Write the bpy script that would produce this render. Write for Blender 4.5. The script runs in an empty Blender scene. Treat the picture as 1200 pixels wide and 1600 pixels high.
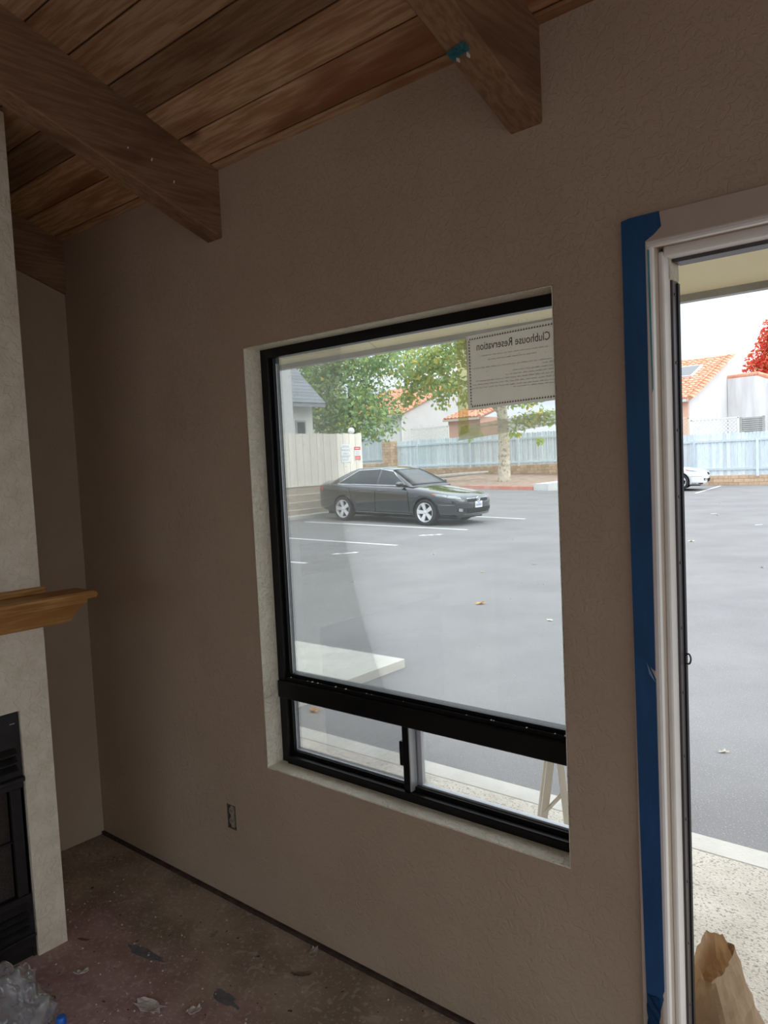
import bpy, bmesh, math, random
from mathutils import Vector, Matrix, noise
from mathutils.bvhtree import BVHTree
random.seed(7)
SC = bpy.context.scene
COL = SC.collection

# ------------------------------------------------------------------ camera
YAW, PITCH, ROLL, FPX = .702895, .065687, .047334, 1193.66
fw = Vector((-math.sin(YAW)*math.cos(PITCH), math.cos(YAW)*math.cos(PITCH), -math.sin(PITCH)))
rt = Vector((math.cos(YAW), math.sin(YAW), 0))
dn = fw.cross(rt)
rt2 = math.cos(ROLL)*rt + math.sin(ROLL)*dn
dn2 = -math.sin(ROLL)*rt + math.cos(ROLL)*dn
cd = bpy.data.cameras.new('camera'); cam = bpy.data.objects.new('camera', cd); COL.objects.link(cam)
cam.matrix_world = Matrix(((rt2.x, -dn2.x, -fw.x, 0), (rt2.y, -dn2.y, -fw.y, -1.6635), (rt2.z, -dn2.z, -fw.z, 1.58), (0, 0, 0, 1)))
cd.sensor_fit = 'VERTICAL'; cd.sensor_height = 36; cd.sensor_width = 27; cd.lens = FPX/1600*36
cd.clip_start = .02; cd.clip_end = 400
SC.camera = cam

# ------------------------------------------------------------------ sky: overcast, brighter overhead, faint blue gaps
w = bpy.data.worlds.new('world'); SC.world = w; w.use_nodes = True
nt = w.node_tree; nt.nodes.clear()
def N(t, ty, **k):
    n = t.nodes.new(ty)
    for a, b in k.items(): setattr(n, a, b)
    return n
out = N(nt, 'ShaderNodeOutputWorld'); bg = N(nt, 'ShaderNodeBackground')
tc = N(nt, 'ShaderNodeTexCoord'); sx = N(nt, 'ShaderNodeSeparateXYZ')
nt.links.new(tc.outputs['Generated'], sx.inputs[0])
mp = N(nt, 'ShaderNodeMapping'); mp.inputs['Scale'].default_value = (1.6, 1.6, 9)
nt.links.new(tc.outputs['Generated'], mp.inputs[0])
nz = N(nt, 'ShaderNodeTexNoise'); nz.inputs['Scale'].default_value = 2.2; nz.inputs['Detail'].default_value = 5
nt.links.new(mp.outputs[0], nz.inputs['Vector'])
cr = N(nt, 'ShaderNodeValToRGB')
cr.color_ramp.elements[0].position = .40; cr.color_ramp.elements[0].color = (.70, .79, .92, 1)
cr.color_ramp.elements[1].position = .70; cr.color_ramp.elements[1].color = (1.0, 1.0, 1.0, 1)
nt.links.new(nz.outputs['Fac'], cr.inputs[0])
mr = N(nt, 'ShaderNodeMapRange'); mr.inputs[1].default_value = 0; mr.inputs[2].default_value = 1
mr.inputs[3].default_value = .72; mr.inputs[4].default_value = 2.16
nt.links.new(sx.outputs['Z'], mr.inputs[0])
nt.links.new(cr.outputs[0], bg.inputs['Color']); nt.links.new(mr.outputs[0], bg.inputs['Strength'])
nt.links.new(bg.outputs[0], out.inputs[0])
# sun veiled by the cloud: very soft
sd = bpy.data.lights.new('sun_offscreen', 'SUN'); sd.energy = 1.05; sd.angle = math.radians(50); sd.color = (1, .97, .92)
so = bpy.data.objects.new('sun_offscreen', sd); COL.objects.link(so)
so.rotation_euler = Vector((.80, .10, .65)).to_track_quat('Z', 'Y').to_euler(); so.location = (10, 2, 12)

vs = SC.view_settings
SC.display_settings.display_device = 'sRGB'
vs.view_transform = 'Standard'; vs.look = 'None'; vs.exposure = 0.70; vs.gamma = 1; vs.use_curve_mapping = False
SC.cycles.use_denoising = True
SC.cycles.max_bounces = 10; SC.cycles.diffuse_bounces = 6; SC.cycles.transparent_max_bounces = 24

# ------------------------------------------------------------------ materials
MATS = {}
def s2l(c):
    return tuple((v/12.92 if v <= .04045 else ((v+.055)/1.055)**2.4) for v in c)
def rgb(r, g, b): return s2l((r/255, g/255, b/255)) + (1,)
def mat(name, c1, c2=None, scale=8, detail=4, rough=.6, bump=0, bscale=60, metal=0, spec=.5, stretch=(1, 1, 1),
        lo=.35, hi=.65, rnd=0, c3=None, s3=40, lo3=.6, hi3=.68, coat=0, bstretch=None):
    """principled material; c1/c2 mixed by noise, c3 specks, rnd = tint by object"""
    if name in MATS: return MATS[name]
    m = bpy.data.materials.new(name); m.use_nodes = True; t = m.node_tree; L = t.links.new
    p = t.nodes['Principled BSDF']
    p.inputs['Roughness'].default_value = rough; p.inputs['Metallic'].default_value = metal
    p.inputs['Specular IOR Level'].default_value = spec; p.inputs['Coat Weight'].default_value = coat
    p.inputs['Base Color'].default_value = c1
    tcn = N(t, 'ShaderNodeTexCoord'); mpn = N(t, 'ShaderNodeMapping'); mpn.inputs['Scale'].default_value = stretch
    L(tcn.outputs['Object'], mpn.inputs[0])
    if rnd:
        oi = N(t, 'ShaderNodeObjectInfo'); vm = N(t, 'ShaderNodeVectorMath', operation='SCALE')
        cb = N(t, 'ShaderNodeCombineXYZ')
        for i in range(3): L(oi.outputs['Random'], cb.inputs[i])
        L(cb.outputs[0], vm.inputs[0]); vm.inputs['Scale'].default_value = 37.0
        ad = N(t, 'ShaderNodeVectorMath', operation='ADD'); L(mpn.outputs[0], ad.inputs[0]); L(vm.outputs[0], ad.inputs[1])
        vec = ad.outputs[0]
    else: vec = mpn.outputs[0]
    col = None
    if c2:
        n = N(t, 'ShaderNodeTexNoise'); n.inputs['Scale'].default_value = scale; n.inputs['Detail'].default_value = detail
        n.inputs['Roughness'].default_value = .6; L(vec, n.inputs['Vector'])
        r = N(t, 'ShaderNodeValToRGB'); r.color_ramp.elements[0].position = lo; r.color_ramp.elements[1].position = hi
        r.color_ramp.elements[0].color = c1; r.color_ramp.elements[1].color = c2
        L(n.outputs['Fac'], r.inputs[0]); col = r.outputs[0]
    if c3:
        n = N(t, 'ShaderNodeTexNoise'); n.inputs['Scale'].default_value = s3; n.inputs['Detail'].default_value = 3
        L(vec, n.inputs['Vector'])
        r = N(t, 'ShaderNodeMapRange'); r.inputs[1].default_value = lo3; r.inputs[2].default_value = hi3; L(n.outputs['Fac'], r.inputs[0])
        x = N(t, 'ShaderNodeMix', data_type='RGBA'); L(r.outputs[0], x.inputs['Factor'])
        if col: L(col, x.inputs['A'])
        else: x.inputs['A'].default_value = c1
        x.inputs['B'].default_value = c3; col = x.outputs['Result']
    if rnd:
        hs = N(t, 'ShaderNodeHueSaturation'); r = N(t, 'ShaderNodeMapRange')
        r.inputs[3].default_value = 1-rnd; r.inputs[4].default_value = 1+rnd; L(oi.outputs['Random'], r.inputs[0]); L(r.outputs[0], hs.inputs['Value'])
        if col: L(col, hs.inputs['Color'])
        else: hs.inputs['Color'].default_value = c1
        col = hs.outputs[0]
    if col: L(col, p.inputs['Base Color'])
    if bump:
        n = N(t, 'ShaderNodeTexNoise'); n.inputs['Scale'].default_value = bscale; n.inputs['Detail'].default_value = 4
        if bstretch:
            m2 = N(t, 'ShaderNodeMapping'); m2.inputs['Scale'].default_value = bstretch; L(tcn.outputs['Object'], m2.inputs[0]); L(m2.outputs[0], n.inputs['Vector'])
        else: L(vec, n.inputs['Vector'])
        b = N(t, 'ShaderNodeBump'); b.inputs['Strength'].default_value = bump; b.inputs['Distance'].default_value = .01
        L(n.outputs['Fac'], b.inputs['Height']); L(b.outputs[0], p.inputs['Normal'])
    MATS[name] = m; return m

def stucco(name, c1, c2, amt=.5, sc=38):
    """knock-down plaster: flattened islands over a mottled paint colour"""
    m = mat(name, c1, c2, scale=3.0 if amt < .35 else 16, detail=3 if amt < .35 else 5, rough=.62, spec=.3, lo=.35, hi=.7)
    t = m.node_tree; L = t.links.new; p = t.nodes['Principled BSDF']
    tcn = N(t, 'ShaderNodeTexCoord')
    n = N(t, 'ShaderNodeTexNoise'); n.inputs['Scale'].default_value = sc; n.inputs['Detail'].default_value = 3; n.inputs['Distortion'].default_value = .8
    L(tcn.outputs['Object'], n.inputs['Vector'])
    r = N(t, 'ShaderNodeMapRange', interpolation_type='SMOOTHSTEP'); r.inputs[1].default_value = .44; r.inputs[2].default_value = .54; L(n.outputs['Fac'], r.inputs[0])
    n2 = N(t, 'ShaderNodeTexNoise'); n2.inputs['Scale'].default_value = 300; L(tcn.outputs['Object'], n2.inputs['Vector'])
    ma = N(t, 'ShaderNodeMath', operation='MULTIPLY_ADD'); ma.inputs[1].default_value = .12; L(n2.outputs['Fac'], ma.inputs[0]); L(r.outputs[0], ma.inputs[2])
    b = N(t, 'ShaderNodeBump'); b.inputs['Strength'].default_value = amt; b.inputs['Distance'].default_value = .006
    L(ma.outputs[0], b.inputs['Height']); L(b.outputs[0], p.inputs['Normal'])
    return m

def glassy(name, tint=(1, 1, 1, 1), haze=.05, refl=.5, hazecol=(.9, .92, .9, 1), speck=0, spsc=30):
    """thin pane: clear, faint mirror, a film of dust that scatters light"""
    m = bpy.data.materials.new(name); m.use_nodes = True; t = m.node_tree; t.nodes.clear(); L = t.links.new
    o = N(t, 'ShaderNodeOutputMaterial'); tr = N(t, 'ShaderNodeBsdfTransparent'); tr.inputs[0].default_value = tint
    gl = N(t, 'ShaderNodeBsdfGlossy'); gl.inputs['Roughness'].default_value = .02
    fr = N(t, 'ShaderNodeFresnel'); fr.inputs[0].default_value = 1.45
    mu = N(t, 'ShaderNodeMath', operation='MULTIPLY'); mu.inputs[1].default_value = refl; L(fr.outputs[0], mu.inputs[0])
    m1 = N(t, 'ShaderNodeMixShader'); L(mu.outputs[0], m1.inputs[0]); L(tr.outputs[0], m1.inputs[1]); L(gl.outputs[0], m1.inputs[2])
    di = N(t, 'ShaderNodeBsdfDiffuse'); tl = N(t, 'ShaderNodeBsdfTranslucent'); di.inputs[0].default_value = hazecol; tl.inputs[0].default_value = hazecol
    m2 = N(t, 'ShaderNodeMixShader'); m2.inputs[0].default_value = .65; L(di.outputs[0], m2.inputs[1]); L(tl.outputs[0], m2.inputs[2])
    m3 = N(t, 'ShaderNodeMixShader'); L(m1.outputs[0], m3.inputs[1]); L(m2.outputs[0], m3.inputs[2])
    m3.inputs[0].default_value = haze
    if speck:
        tcn = N(t, 'ShaderNodeTexCoord'); n = N(t, 'ShaderNodeTexNoise'); n.inputs['Scale'].default_value = 2.2; n.inputs['Detail'].default_value = 3
        L(tcn.outputs['Object'], n.inputs['Vector'])
        n2 = N(t, 'ShaderNodeTexNoise'); n2.inputs['Scale'].default_value = spsc*5; L(tcn.outputs['Object'], n2.inputs['Vector'])
        r2 = N(t, 'ShaderNodeMapRange'); r2.inputs[1].default_value = .70; r2.inputs[2].default_value = .78; r2.inputs[4].default_value = speck; L(n2.outputs['Fac'], r2.inputs[0])
        r1 = N(t, 'ShaderNodeMapRange'); r1.inputs[1].default_value = .35; r1.inputs[2].default_value = .7; r1.inputs[3].default_value = haze*.6; r1.inputs[4].default_value = haze*1.5; L(n.outputs['Fac'], r1.inputs[0])
        a = N(t, 'ShaderNodeMath', operation='ADD', use_clamp=True); L(r1.outputs[0], a.inputs[0]); L(r2.outputs[0], a.inputs[1]); L(a.outputs[0], m3.inputs[0])
    L(m3.outputs[0], o.inputs[0]); MATS[name] = m; return m

WALL = stucco('taupe_plaster', (.45, .350, .252, 1), (.49, .388, .285, 1), .30, 52)
WALL_L = stucco('taupe_plaster_smooth', (.45, .350, .252, 1), (.49, .388, .285, 1), .15, 30)
CREAM = stucco('cream_plaster', (.74, .67, .52, 1), (.87, .81, .67, 1), .36, 40)
REVEAL = stucco('reveal_plaster', (.80, .76, .60, 1), (.90, .86, .70, 1), .6, 60)
BLACKAL = mat('black_aluminium', (.004, .004, .0045, 1), (.007, .007, .007, 1), rough=.35, spec=.25, c3=(.10, .095, .09, 1), s3=220, lo3=.77, hi3=.80)
SILVER = mat('pale_aluminium', (.55, .58, .6, 1), (.65, .67, .68, 1), rough=.35, metal=.6)
WHITEP = mat('white_trim_paint', (.74, .71, .67, 1), (.80, .77, .72, 1), rough=.4, bump=.05, bscale=40)
TAUPET = mat('taupe_trim', (.47, .39, .31, 1), (.52, .435, .35, 1), rough=.5, bump=.05)
BLUET = mat('blue_masking_tape', (.004, .055, .16, 1), (.006, .085, .23, 1), scale=14, rough=.6, stretch=(1, 1, .3), bump=.15, bscale=30)
BRONZE = mat('bronze_strip', (.055, .045, .048, 1), (.09, .075, .078, 1), rough=.4, metal=.3, stretch=(1, 1, .1))
SOFF = mat('cream_soffit_paint', (.86, .78, .53, 1), (.90, .82, .58, 1), scale=3, rough=.7)
FASC = mat('grey_fascia_paint', (.36, .37, .36, 1), (.43, .44, .43, 1), rough=.6)
GLASS = glassy('window_glass', (.97, .985, .975, 1), .065, .6, (.84, .92, .93, 1), .22, 30)
GLASS2 = glassy('window_glass_low', (.97, .98, .98, 1), .05, .6, (.92, .93, .9, 1), .1, 30)

# ------------------------------------------------------------------ mesh helpers
def box(bm, x0, x1, y0, y1, z0, z1, bev=0, mtx=None):
    vs_ = [bm.verts.new((x, y, z)) for x in (x0, x1) for y in (y0, y1) for z in (z0, z1)]
    fs = [bm.faces.new([vs_[i] for i in q]) for q in ((0, 1, 3, 2), (4, 6, 7, 5), (0, 4, 5, 1), (2, 3, 7, 6), (0, 2, 6, 4), (1, 5, 7, 3))]
    if bev:
        es = list({e for f in fs for e in f.edges})
        r = bmesh.ops.bevel(bm, geom=es, offset=bev, segments=1, affect='EDGES', profile=.5)
        vs_ = list({v for f in r['faces'] for v in f.verts} | {v for v in vs_ if v.is_valid})
    if mtx is not None:
        for v in vs_:
            if v.is_valid: v.co = mtx @ v.co
    return bm
def prism(bm, pts, axis, a, b):
    """polygon pts (2-D) extruded along axis from a to b; 2-D order: x->(y,z), y->(x,z), z->(x,y)"""
    def P(p, t): return {'x': (t, p[0], p[1]), 'y': (p[0], t, p[1]), 'z': (p[0], p[1], t)}[axis]
    A = [bm.verts.new(P(p, a)) for p in pts]; B = [bm.verts.new(P(p, b)) for p in pts]
    bm.faces.new(A); bm.faces.new(B[::-1])
    n = len(pts)
    for i in range(n): bm.faces.new((A[i], B[i], B[(i+1) % n], A[(i+1) % n]))
    return bm
def tube(bm, pts, rad, seg=8, cap=True):
    pts = [Vector(p) for p in pts]; rings = []
    for i, p in enumerate(pts):
        d = (pts[min(i+1, len(pts)-1)]-pts[max(i-1, 0)]).normalized()
        a = d.orthogonal().normalized() if i == 0 else (a - d*a.dot(d)).normalized()
        b = d.cross(a); r = rad[i] if isinstance(rad, (list, tuple)) else rad
        rings.append([bm.verts.new(p+(a*math.cos(k*2*math.pi/seg)+b*math.sin(k*2*math.pi/seg))*r) for k in range(seg)])
    for i in range(len(rings)-1):
        for k in range(seg): bm.faces.new((rings[i][k], rings[i][(k+1) % seg], rings[i+1][(k+1) % seg], rings[i+1][k]))
    if cap: bm.faces.new(rings[0][::-1]); bm.faces.new(rings[-1])
    return bm
def lathe(bm, prof, seg=24, axis='z', c=(0, 0, 0), cap=True):
    """prof: list of (r, h)"""
    c = Vector(c); rings = []
    for r, h in prof:
        R = []
        for k in range(seg):
            a = k*2*math.pi/seg; u, v = r*math.cos(a), r*math.sin(a)
            R.append(bm.verts.new(c+Vector({'z': (u, v, h), 'y': (u, h, v), 'x': (h, u, v)}[axis])))
        rings.append(R)
    for i in range(len(rings)-1):
        for k in range(seg): bm.faces.new((rings[i][k], rings[i][(k+1) % seg], rings[i+1][(k+1) % seg], rings[i+1][k]))
    if cap and prof[0][0] > 1e-4: bm.faces.new(rings[0][::-1])
    if cap and prof[-1][0] > 1e-4: bm.faces.new(rings[-1])
    bmesh.ops.remove_doubles(bm, verts=bm.verts, dist=1e-5)
    return bm
def B(): return bmesh.new()
def tag(o, label=None, cat=None, group=None, kind=None):
    if label: o['label'] = label
    if cat: o['category'] = cat
    if group: o['group'] = group
    if kind: o['kind'] = kind
    return o
def obj(name, bm, m, parent=None, smooth=False, keep=False, recalc=True):
    """link a bmesh as one mesh object; origin moved to the base centre of its bounds"""
    if recalc: bmesh.ops.recalc_face_normals(bm, faces=bm.faces)
    loc = Vector((0, 0, 0))
    if not keep:
        xs = [v.co for v in bm.verts]
        lo = Vector((min(c[i] for c in xs) for i in range(3))); hi = Vector((max(c[i] for c in xs) for i in range(3)))
        loc = Vector(((lo.x+hi.x)/2, (lo.y+hi.y)/2, lo.z)); bmesh.ops.translate(bm, verts=bm.verts, vec=-loc)
    me = bpy.data.meshes.new(name); bm.to_mesh(me); bm.free()
    if smooth:
        for p in me.polygons: p.use_smooth = True
    me.materials.append(m)
    o = bpy.data.objects.new(name, me); COL.objects.link(o)
    if parent:
        o.parent = parent
        loc = loc - WL(parent) if not islocal(parent) else loc
    o.location = loc
    return o
def islocal(o):
    while o:
        if o.get('_local'): return True
        o = o.parent
    return False
def WL(o):
    v = Vector(o.location); q = o.parent
    while q: v += q.location; q = q.parent
    return v
def inst(name, me, loc, parent=None, rotz=0, scale=None):
    o = bpy.data.objects.new(name, me); COL.objects.link(o)
    if parent: o.parent = parent; o.location = Vector(loc)-WL(parent)
    else: o.location = loc
    o.rotation_euler.z = rotz
    if scale: o.scale = scale
    return o
def empty(name, loc, label, cat, group=None, rotz=0):
    o = bpy.data.objects.new(name, None); COL.objects.link(o); o.location = loc; o.rotation_euler.z = rotz; o.empty_display_size = .1
    return tag(o, label, cat, group)
def bx(name, m, dims, parent=None, bev=0, **k):
    return obj(name, box(B(), *dims, bev=bev), m, parent, **k)
def blank(name, m):
    me = bpy.data.meshes.new(name); me.materials.append(m); return me
def mesh_of(name, bm, m, smooth=False):
    bmesh.ops.recalc_face_normals(bm, faces=bm.faces)
    me = bpy.data.meshes.new(name); bm.to_mesh(me); bm.free(); me.materials.append(m)
    if smooth:
        for p in me.polygons: p.use_smooth = True
    return me
def wall_holes(bm, x0, x1, z0, z1, y0, y1, holes):
    xs = sorted({x0, x1, *[h[0] for h in holes], *[h[1] for h in holes]}); zs = sorted({z0, z1, *[h[2] for h in holes], *[h[3] for h in holes]})
    def solid(i, j):
        if i < 0 or j < 0 or i >= len(xs)-1 or j >= len(zs)-1: return False
        cx, cz = (xs[i]+xs[i+1])/2, (zs[j]+zs[j+1])/2
        return not any(h[0] < cx < h[1] and h[2] < cz < h[3] for h in holes)
    V = {}
    def v(x, y, z):
        k = (round(x, 5), round(y, 5), round(z, 5))
        if k not in V: V[k] = bm.verts.new(k)
        return V[k]
    for i in range(len(xs)-1):
        for j in range(len(zs)-1):
            if not solid(i, j): continue
            a, b, c, d = xs[i], xs[i+1], zs[j], zs[j+1]
            bm.faces.new((v(a, y0, c), v(b, y0, c), v(b, y0, d), v(a, y0, d))); bm.faces.new((v(a, y1, c), v(a, y1, d), v(b, y1, d), v(b, y1, c)))
            if not solid(i-1, j): bm.faces.new((v(a, y0, c), v(a, y0, d), v(a, y1, d), v(a, y1, c)))
            if not solid(i+1, j): bm.faces.new((v(b, y0, c), v(b, y1, c), v(b, y1, d), v(b, y0, d)))
            if not solid(i, j-1): bm.faces.new((v(a, y0, c), v(a, y1, c), v(b, y1, c), v(b, y0, c)))
            if not solid(i, j+1): bm.faces.new((v(a, y0, d), v(b, y0, d), v(b, y1, d), v(a, y1, d)))
    return bm
SL = math.tan(.3513); CA = math.cos(.3513); SA = math.sin(.3513); ZC = 2.568
def zroof(y): return ZC - SL*y
# frame of the sloping roof: x, t (up the slope into the room), n (up, square to the slope)
RM = Matrix(((1, 0, 0, 0), (0, -CA, SA, 0), (0, SA, CA, ZC), (0, 0, 0, 1)))
XL, XR, YB = -3.12, 2.9, -5.2

# ================================================================== THE ROOM
# ---- floor
fm = bpy.data.materials.new('dusty_concrete'); fm.use_nodes = True; MATS['floor'] = fm
t = fm.node_tree; L = t.links.new; p = t.nodes['Principled BSDF']; p.inputs['Roughness'].default_value = .8; p.inputs['Specular IOR Level'].default_value = .25
tcn = N(t, 'ShaderNodeTexCoord')
def nz_(sc, det=4, dist=0):
    n = N(t, 'ShaderNodeTexNoise'); n.inputs['Scale'].default_value = sc; n.inputs['Detail'].default_value = det; n.inputs['Distortion'].default_value = dist
    L(tcn.outputs['Object'], n.inputs['Vector']); return n.outputs['Fac']
def mr_(f, a, b, c=0, d=1):
    r = N(t, 'ShaderNodeMapRange', interpolation_type='SMOOTHSTEP'); r.inputs[1].default_value = a; r.inputs[2].default_value = b; r.inputs[3].default_value = c; r.inputs[4].default_value = d; L(f, r.inputs[0]); return r.outputs[0]
def mx_(f, a, b):
    x = N(t, 'ShaderNodeMix', data_type='RGBA'); L(f, x.inputs['Factor'])
    for k, q in (('A', a), ('B', b)):
        if isinstance(q, tuple): x.inputs[k].default_value = q
        else: L(q, x.inputs[k])
    return x.outputs['Result']
col = mx_(mr_(nz_(5, 5), .35, .65), (.30, .24, .18, 1), (.44, .36, .28, 1))
# pinkish primer overspray over the part of the slab away from the window wall
sp = N(t, 'ShaderNodeSeparateXYZ'); L(tcn.outputs['Object'], sp.inputs[0])
ad = N(t, 'ShaderNodeMath', operation='MULTIPLY_ADD'); ad.inputs[1].default_value = .5; L(nz_(3.0, 4), ad.inputs[0]); L(sp.outputs['Y'], ad.inputs[2])
pinkmask = mr_(ad.outputs[0], .02, -.22)
col = mx_(pinkmask, col, mx_(mr_(nz_(9, 5), .35, .65), (.37, .235, .215, 1), (.49, .335, .315, 1)))
# plaster dust: fine pale flecks, denser on the pink part
fl = mr_(nz_(75, 3, .6), .57, .66); fl2 = mr_(nz_(22, 4, 1.2), .60, .68)
mm = N(t, 'ShaderNodeMath', operation='MAXIMUM'); L(fl, mm.inputs[0]); L(fl2, mm.inputs[1])
md = N(t, 'ShaderNodeMath', operation='MULTIPLY'); L(mm.outputs[0], md.inputs[0]); md.inputs[1].default_value = .5
col = mx_(md.outputs[0], col, (.62, .55, .48, 1))
col = mx_(mr_(nz_(48, 2, .3), .70, .74), col, (.05, .04, .03, 1))
L(col, p.inputs['Base Color'])
b = N(t, 'ShaderNodeBump'); b.inputs['Strength'].default_value = .5; b.inputs['Distance'].default_value = .004; L(nz_(45, 5), b.inputs['Height']); L(b.outputs[0], p.inputs['Normal'])
floor = tag(bx('floor', fm, (XL-.2, XR+.1, YB-.1, .15, -.12, 0), keep=True), 'bare concrete floor with brown glue residue, pink overspray and dust', kind='structure')

# ---- window wall
WX0, WX1, WZ0, WZ1 = -1.985, -.859, .556, 1.975     # window opening
DX0, DX1, DZ1 = -.66, .40, 2.05                      # door opening (rough)
OX0, OX1, OZ0, OZ1 = -2.228, -2.176, .277, .368      # outlet hole
wf = obj('wall_front', wall_holes(B(), XL-.15, XR+.1, 0, 2.80, 0, .15, [(WX0, WX1, WZ0, WZ1), (DX0, DX1, 0, DZ1), (OX0, OX1, OZ0, OZ1)]), WALL, keep=True)
tag(wf, 'taupe knock-down plaster wall holding the black window and the doorway', kind='structure')
wl = obj('wall_left', prism(B(), [(YB, -.02), (.0, -.02), (.0, ZC+.1), (YB, zroof(YB)+.1)], 'x', XL-.15, XL), WALL_L, keep=True)
tag(wl, 'taupe plaster side wall behind the fireplace', kind='structure')
bmw = B()
wall_holes(bmw, YB, 0, -.02, 2.45, 0, .12, [(-4.95, -2.75, .0, 2.35), (-2.6, -.25, .0, 2.35)])  # tall openings in the unseen wall, added to bring daylight into the room
for v in bmw.verts: v.co = Vector((XR+v.co.y, v.co.x, v.co.z))
prism(bmw, [(YB, 2.45), (0, 2.45), (0, ZC+.1), (YB, zroof(YB)+.1)], 'x', XR, XR+.12)
tag(obj('wall_right', bmw, WALL_L, keep=True), 'unseen taupe plaster wall, its tall openings added to light the room', kind='structure')
tag(obj('wall_back', wall_holes(B(), XL-.15, XR+.12, -.02, zroof(YB)+.1, YB-.12, YB, [(-2.0, 2.2, .6, 2.3)]), WALL_L, keep=True), 'unseen taupe plaster back wall, its opening added to light the room', kind='structure')  # opening added in the unseen wall to let in more daylight
tag(bx('baseboard_front', mat('tack_strip', (.035, .022, .016, 1), (.075, .05, .035, 1), scale=30, rough=.9, bump=.4), (XL+.002, DX0-.03, -.012, .002, 0, .013)), 'dark rough strip along the foot of the window wall', kind='structure')

# ---- roof boards and beams
def wood(name, c1, c2, c3, stretch, rnd=0, rough=.65, s=5):
    """grain streaks (noise drawn out along the board), patches of old stain and knots"""
    m = bpy.data.materials.new(name); m.use_nodes = True; t = m.node_tree; L = t.links.new; MATS[name] = m
    p = t.nodes['Principled BSDF']; p.inputs['Roughness'].default_value = rough; p.inputs['Specular IOR Level'].default_value = .3
    tcn = N(t, 'ShaderNodeTexCoord'); oi = N(t, 'ShaderNodeObjectInfo'); sc_ = N(t, 'ShaderNodeMath', operation='MULTIPLY'); sc_.inputs[1].default_value = 53
    L(oi.outputs['Random'], sc_.inputs[0]); ad = N(t, 'ShaderNodeVectorMath', operation='ADD'); L(tcn.outputs['Object'], ad.inputs[0]); L(sc_.outputs[0], ad.inputs[1])
    mpn = N(t, 'ShaderNodeMapping'); mpn.inputs['Scale'].default_value = stretch; L(ad.outputs[0], mpn.inputs[0])
    def nn(sc, det, vec, dist=0):
        n = N(t, 'ShaderNodeTexNoise'); n.inputs['Scale'].default_value = sc; n.inputs['Detail'].default_value = det; n.inputs['Distortion'].default_value = dist; L(vec, n.inputs['Vector']); return n.outputs['Fac']
    def ramp(f, a, b):
        r = N(t, 'ShaderNodeMapRange', interpolation_type='SMOOTHSTEP'); r.inputs[1].default_value = a; r.inputs[2].default_value = b; L(f, r.inputs[0]); return r.outputs[0]
    def mix(f, a, b):
        x = N(t, 'ShaderNodeMix', data_type='RGBA'); L(f, x.inputs['Factor'])
        for k, q in (('A', a), ('B', b)):
            if isinstance(q, tuple): x.inputs[k].default_value = q
            else: L(q, x.inputs[k])
        return x.outputs['Result']
    g = nn(s, 6, mpn.outputs[0], .4)
    c = mix(ramp(g, .35, .65), c1, c2)
    mb = N(t, 'ShaderNodeMapping'); mb.inputs['Scale'].default_value = tuple(.45 if q < 2 else 1.7 for q in stretch); L(ad.outputs[0], mb.inputs[0]); big = nn(3.2, 6, mb.outputs[0], .6)
    c = mix(ramp(big, .48, .68), c, c3)
    vo = N(t, 'ShaderNodeTexVoronoi'); vo.inputs['Scale'].default_value = 1.8; L(ad.outputs[0], vo.inputs['Vector'])
    c = mix(ramp(vo.outputs['Distance'], .13, .05), c, (c3[0]*.25, c3[1]*.22, c3[2]*.2, 1))
    hs = N(t, 'ShaderNodeHueSaturation'); r = N(t, 'ShaderNodeMapRange'); r.inputs[3].default_value = 1-rnd; r.inputs[4].default_value = 1+rnd
    L(oi.outputs['Random'], r.inputs[0]); L(r.outputs[0], hs.inputs['Value']); L(c, hs.inputs['Color']); L(hs.outputs[0], p.inputs['Base Color'])
    b = N(t, 'ShaderNodeBump'); b.inputs['Strength'].default_value = .35; b.inputs['Distance'].default_value = .004; L(g, b.inputs['Height']); L(b.outputs[0], p.inputs['Normal'])
    return m
PLANK = wood('roof_board_wood', (.34, .19, .09, 1), (.50, .33, .19, 1), (.22, .10, .045, 1), (1.2, 16, 16), .40)
BEAM = wood('old_beam_wood', (.22, .125, .068, 1), (.31, .19, .11, 1), (.155, .083, .047, 1), (18, 1.4, 18), .12)
DARKB = mat('roof_deck_wood', (.30, .18, .095, 1), rough=.9)
ceil = obj('ceiling', box(B(), XL-.15, XR+.12, -.16, 5.75, .022, .10, mtx=RM), DARKB, keep=True)
tag(ceil, 'sloping roof of weathered brown wooden boards', kind='structure')
pitch_t = .1264; t0 = .0298
pm = mesh_of('plank', box(B(), XL-.1, XR+.05, .002, pitch_t-.002, 0, .024, bev=.005), PLANK)
for i in range(-2, 44):
    o = inst('plank', pm, (0, 0, 0), ceil)
    dn_ = random.uniform(-.0015, .0005)
    o.matrix_local = RM @ Matrix.Translation((random.uniform(-.05, .05), t0+i*pitch_t, dn_))
for nm, x0, x1, lab in (('beam', -3.195, -3.103, 'brown roof beam tight in the corner behind the fireplace'),
                        ('beam', -2.137, -2.058, 'brown roof beam between the fireplace corner and the window'),
                        ('beam', -.957, -.871, 'brown roof beam above the window edge with a tape scrap stuck under it')):
    bmm = box(B(), x0, x1, -.10, 5.5, -.207, .004, bev=.004, mtx=RM)
    o = obj('roof_beam', bmm, BEAM, keep=False); tag(o, lab, 'beam', 'exposed roof beams')
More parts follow.
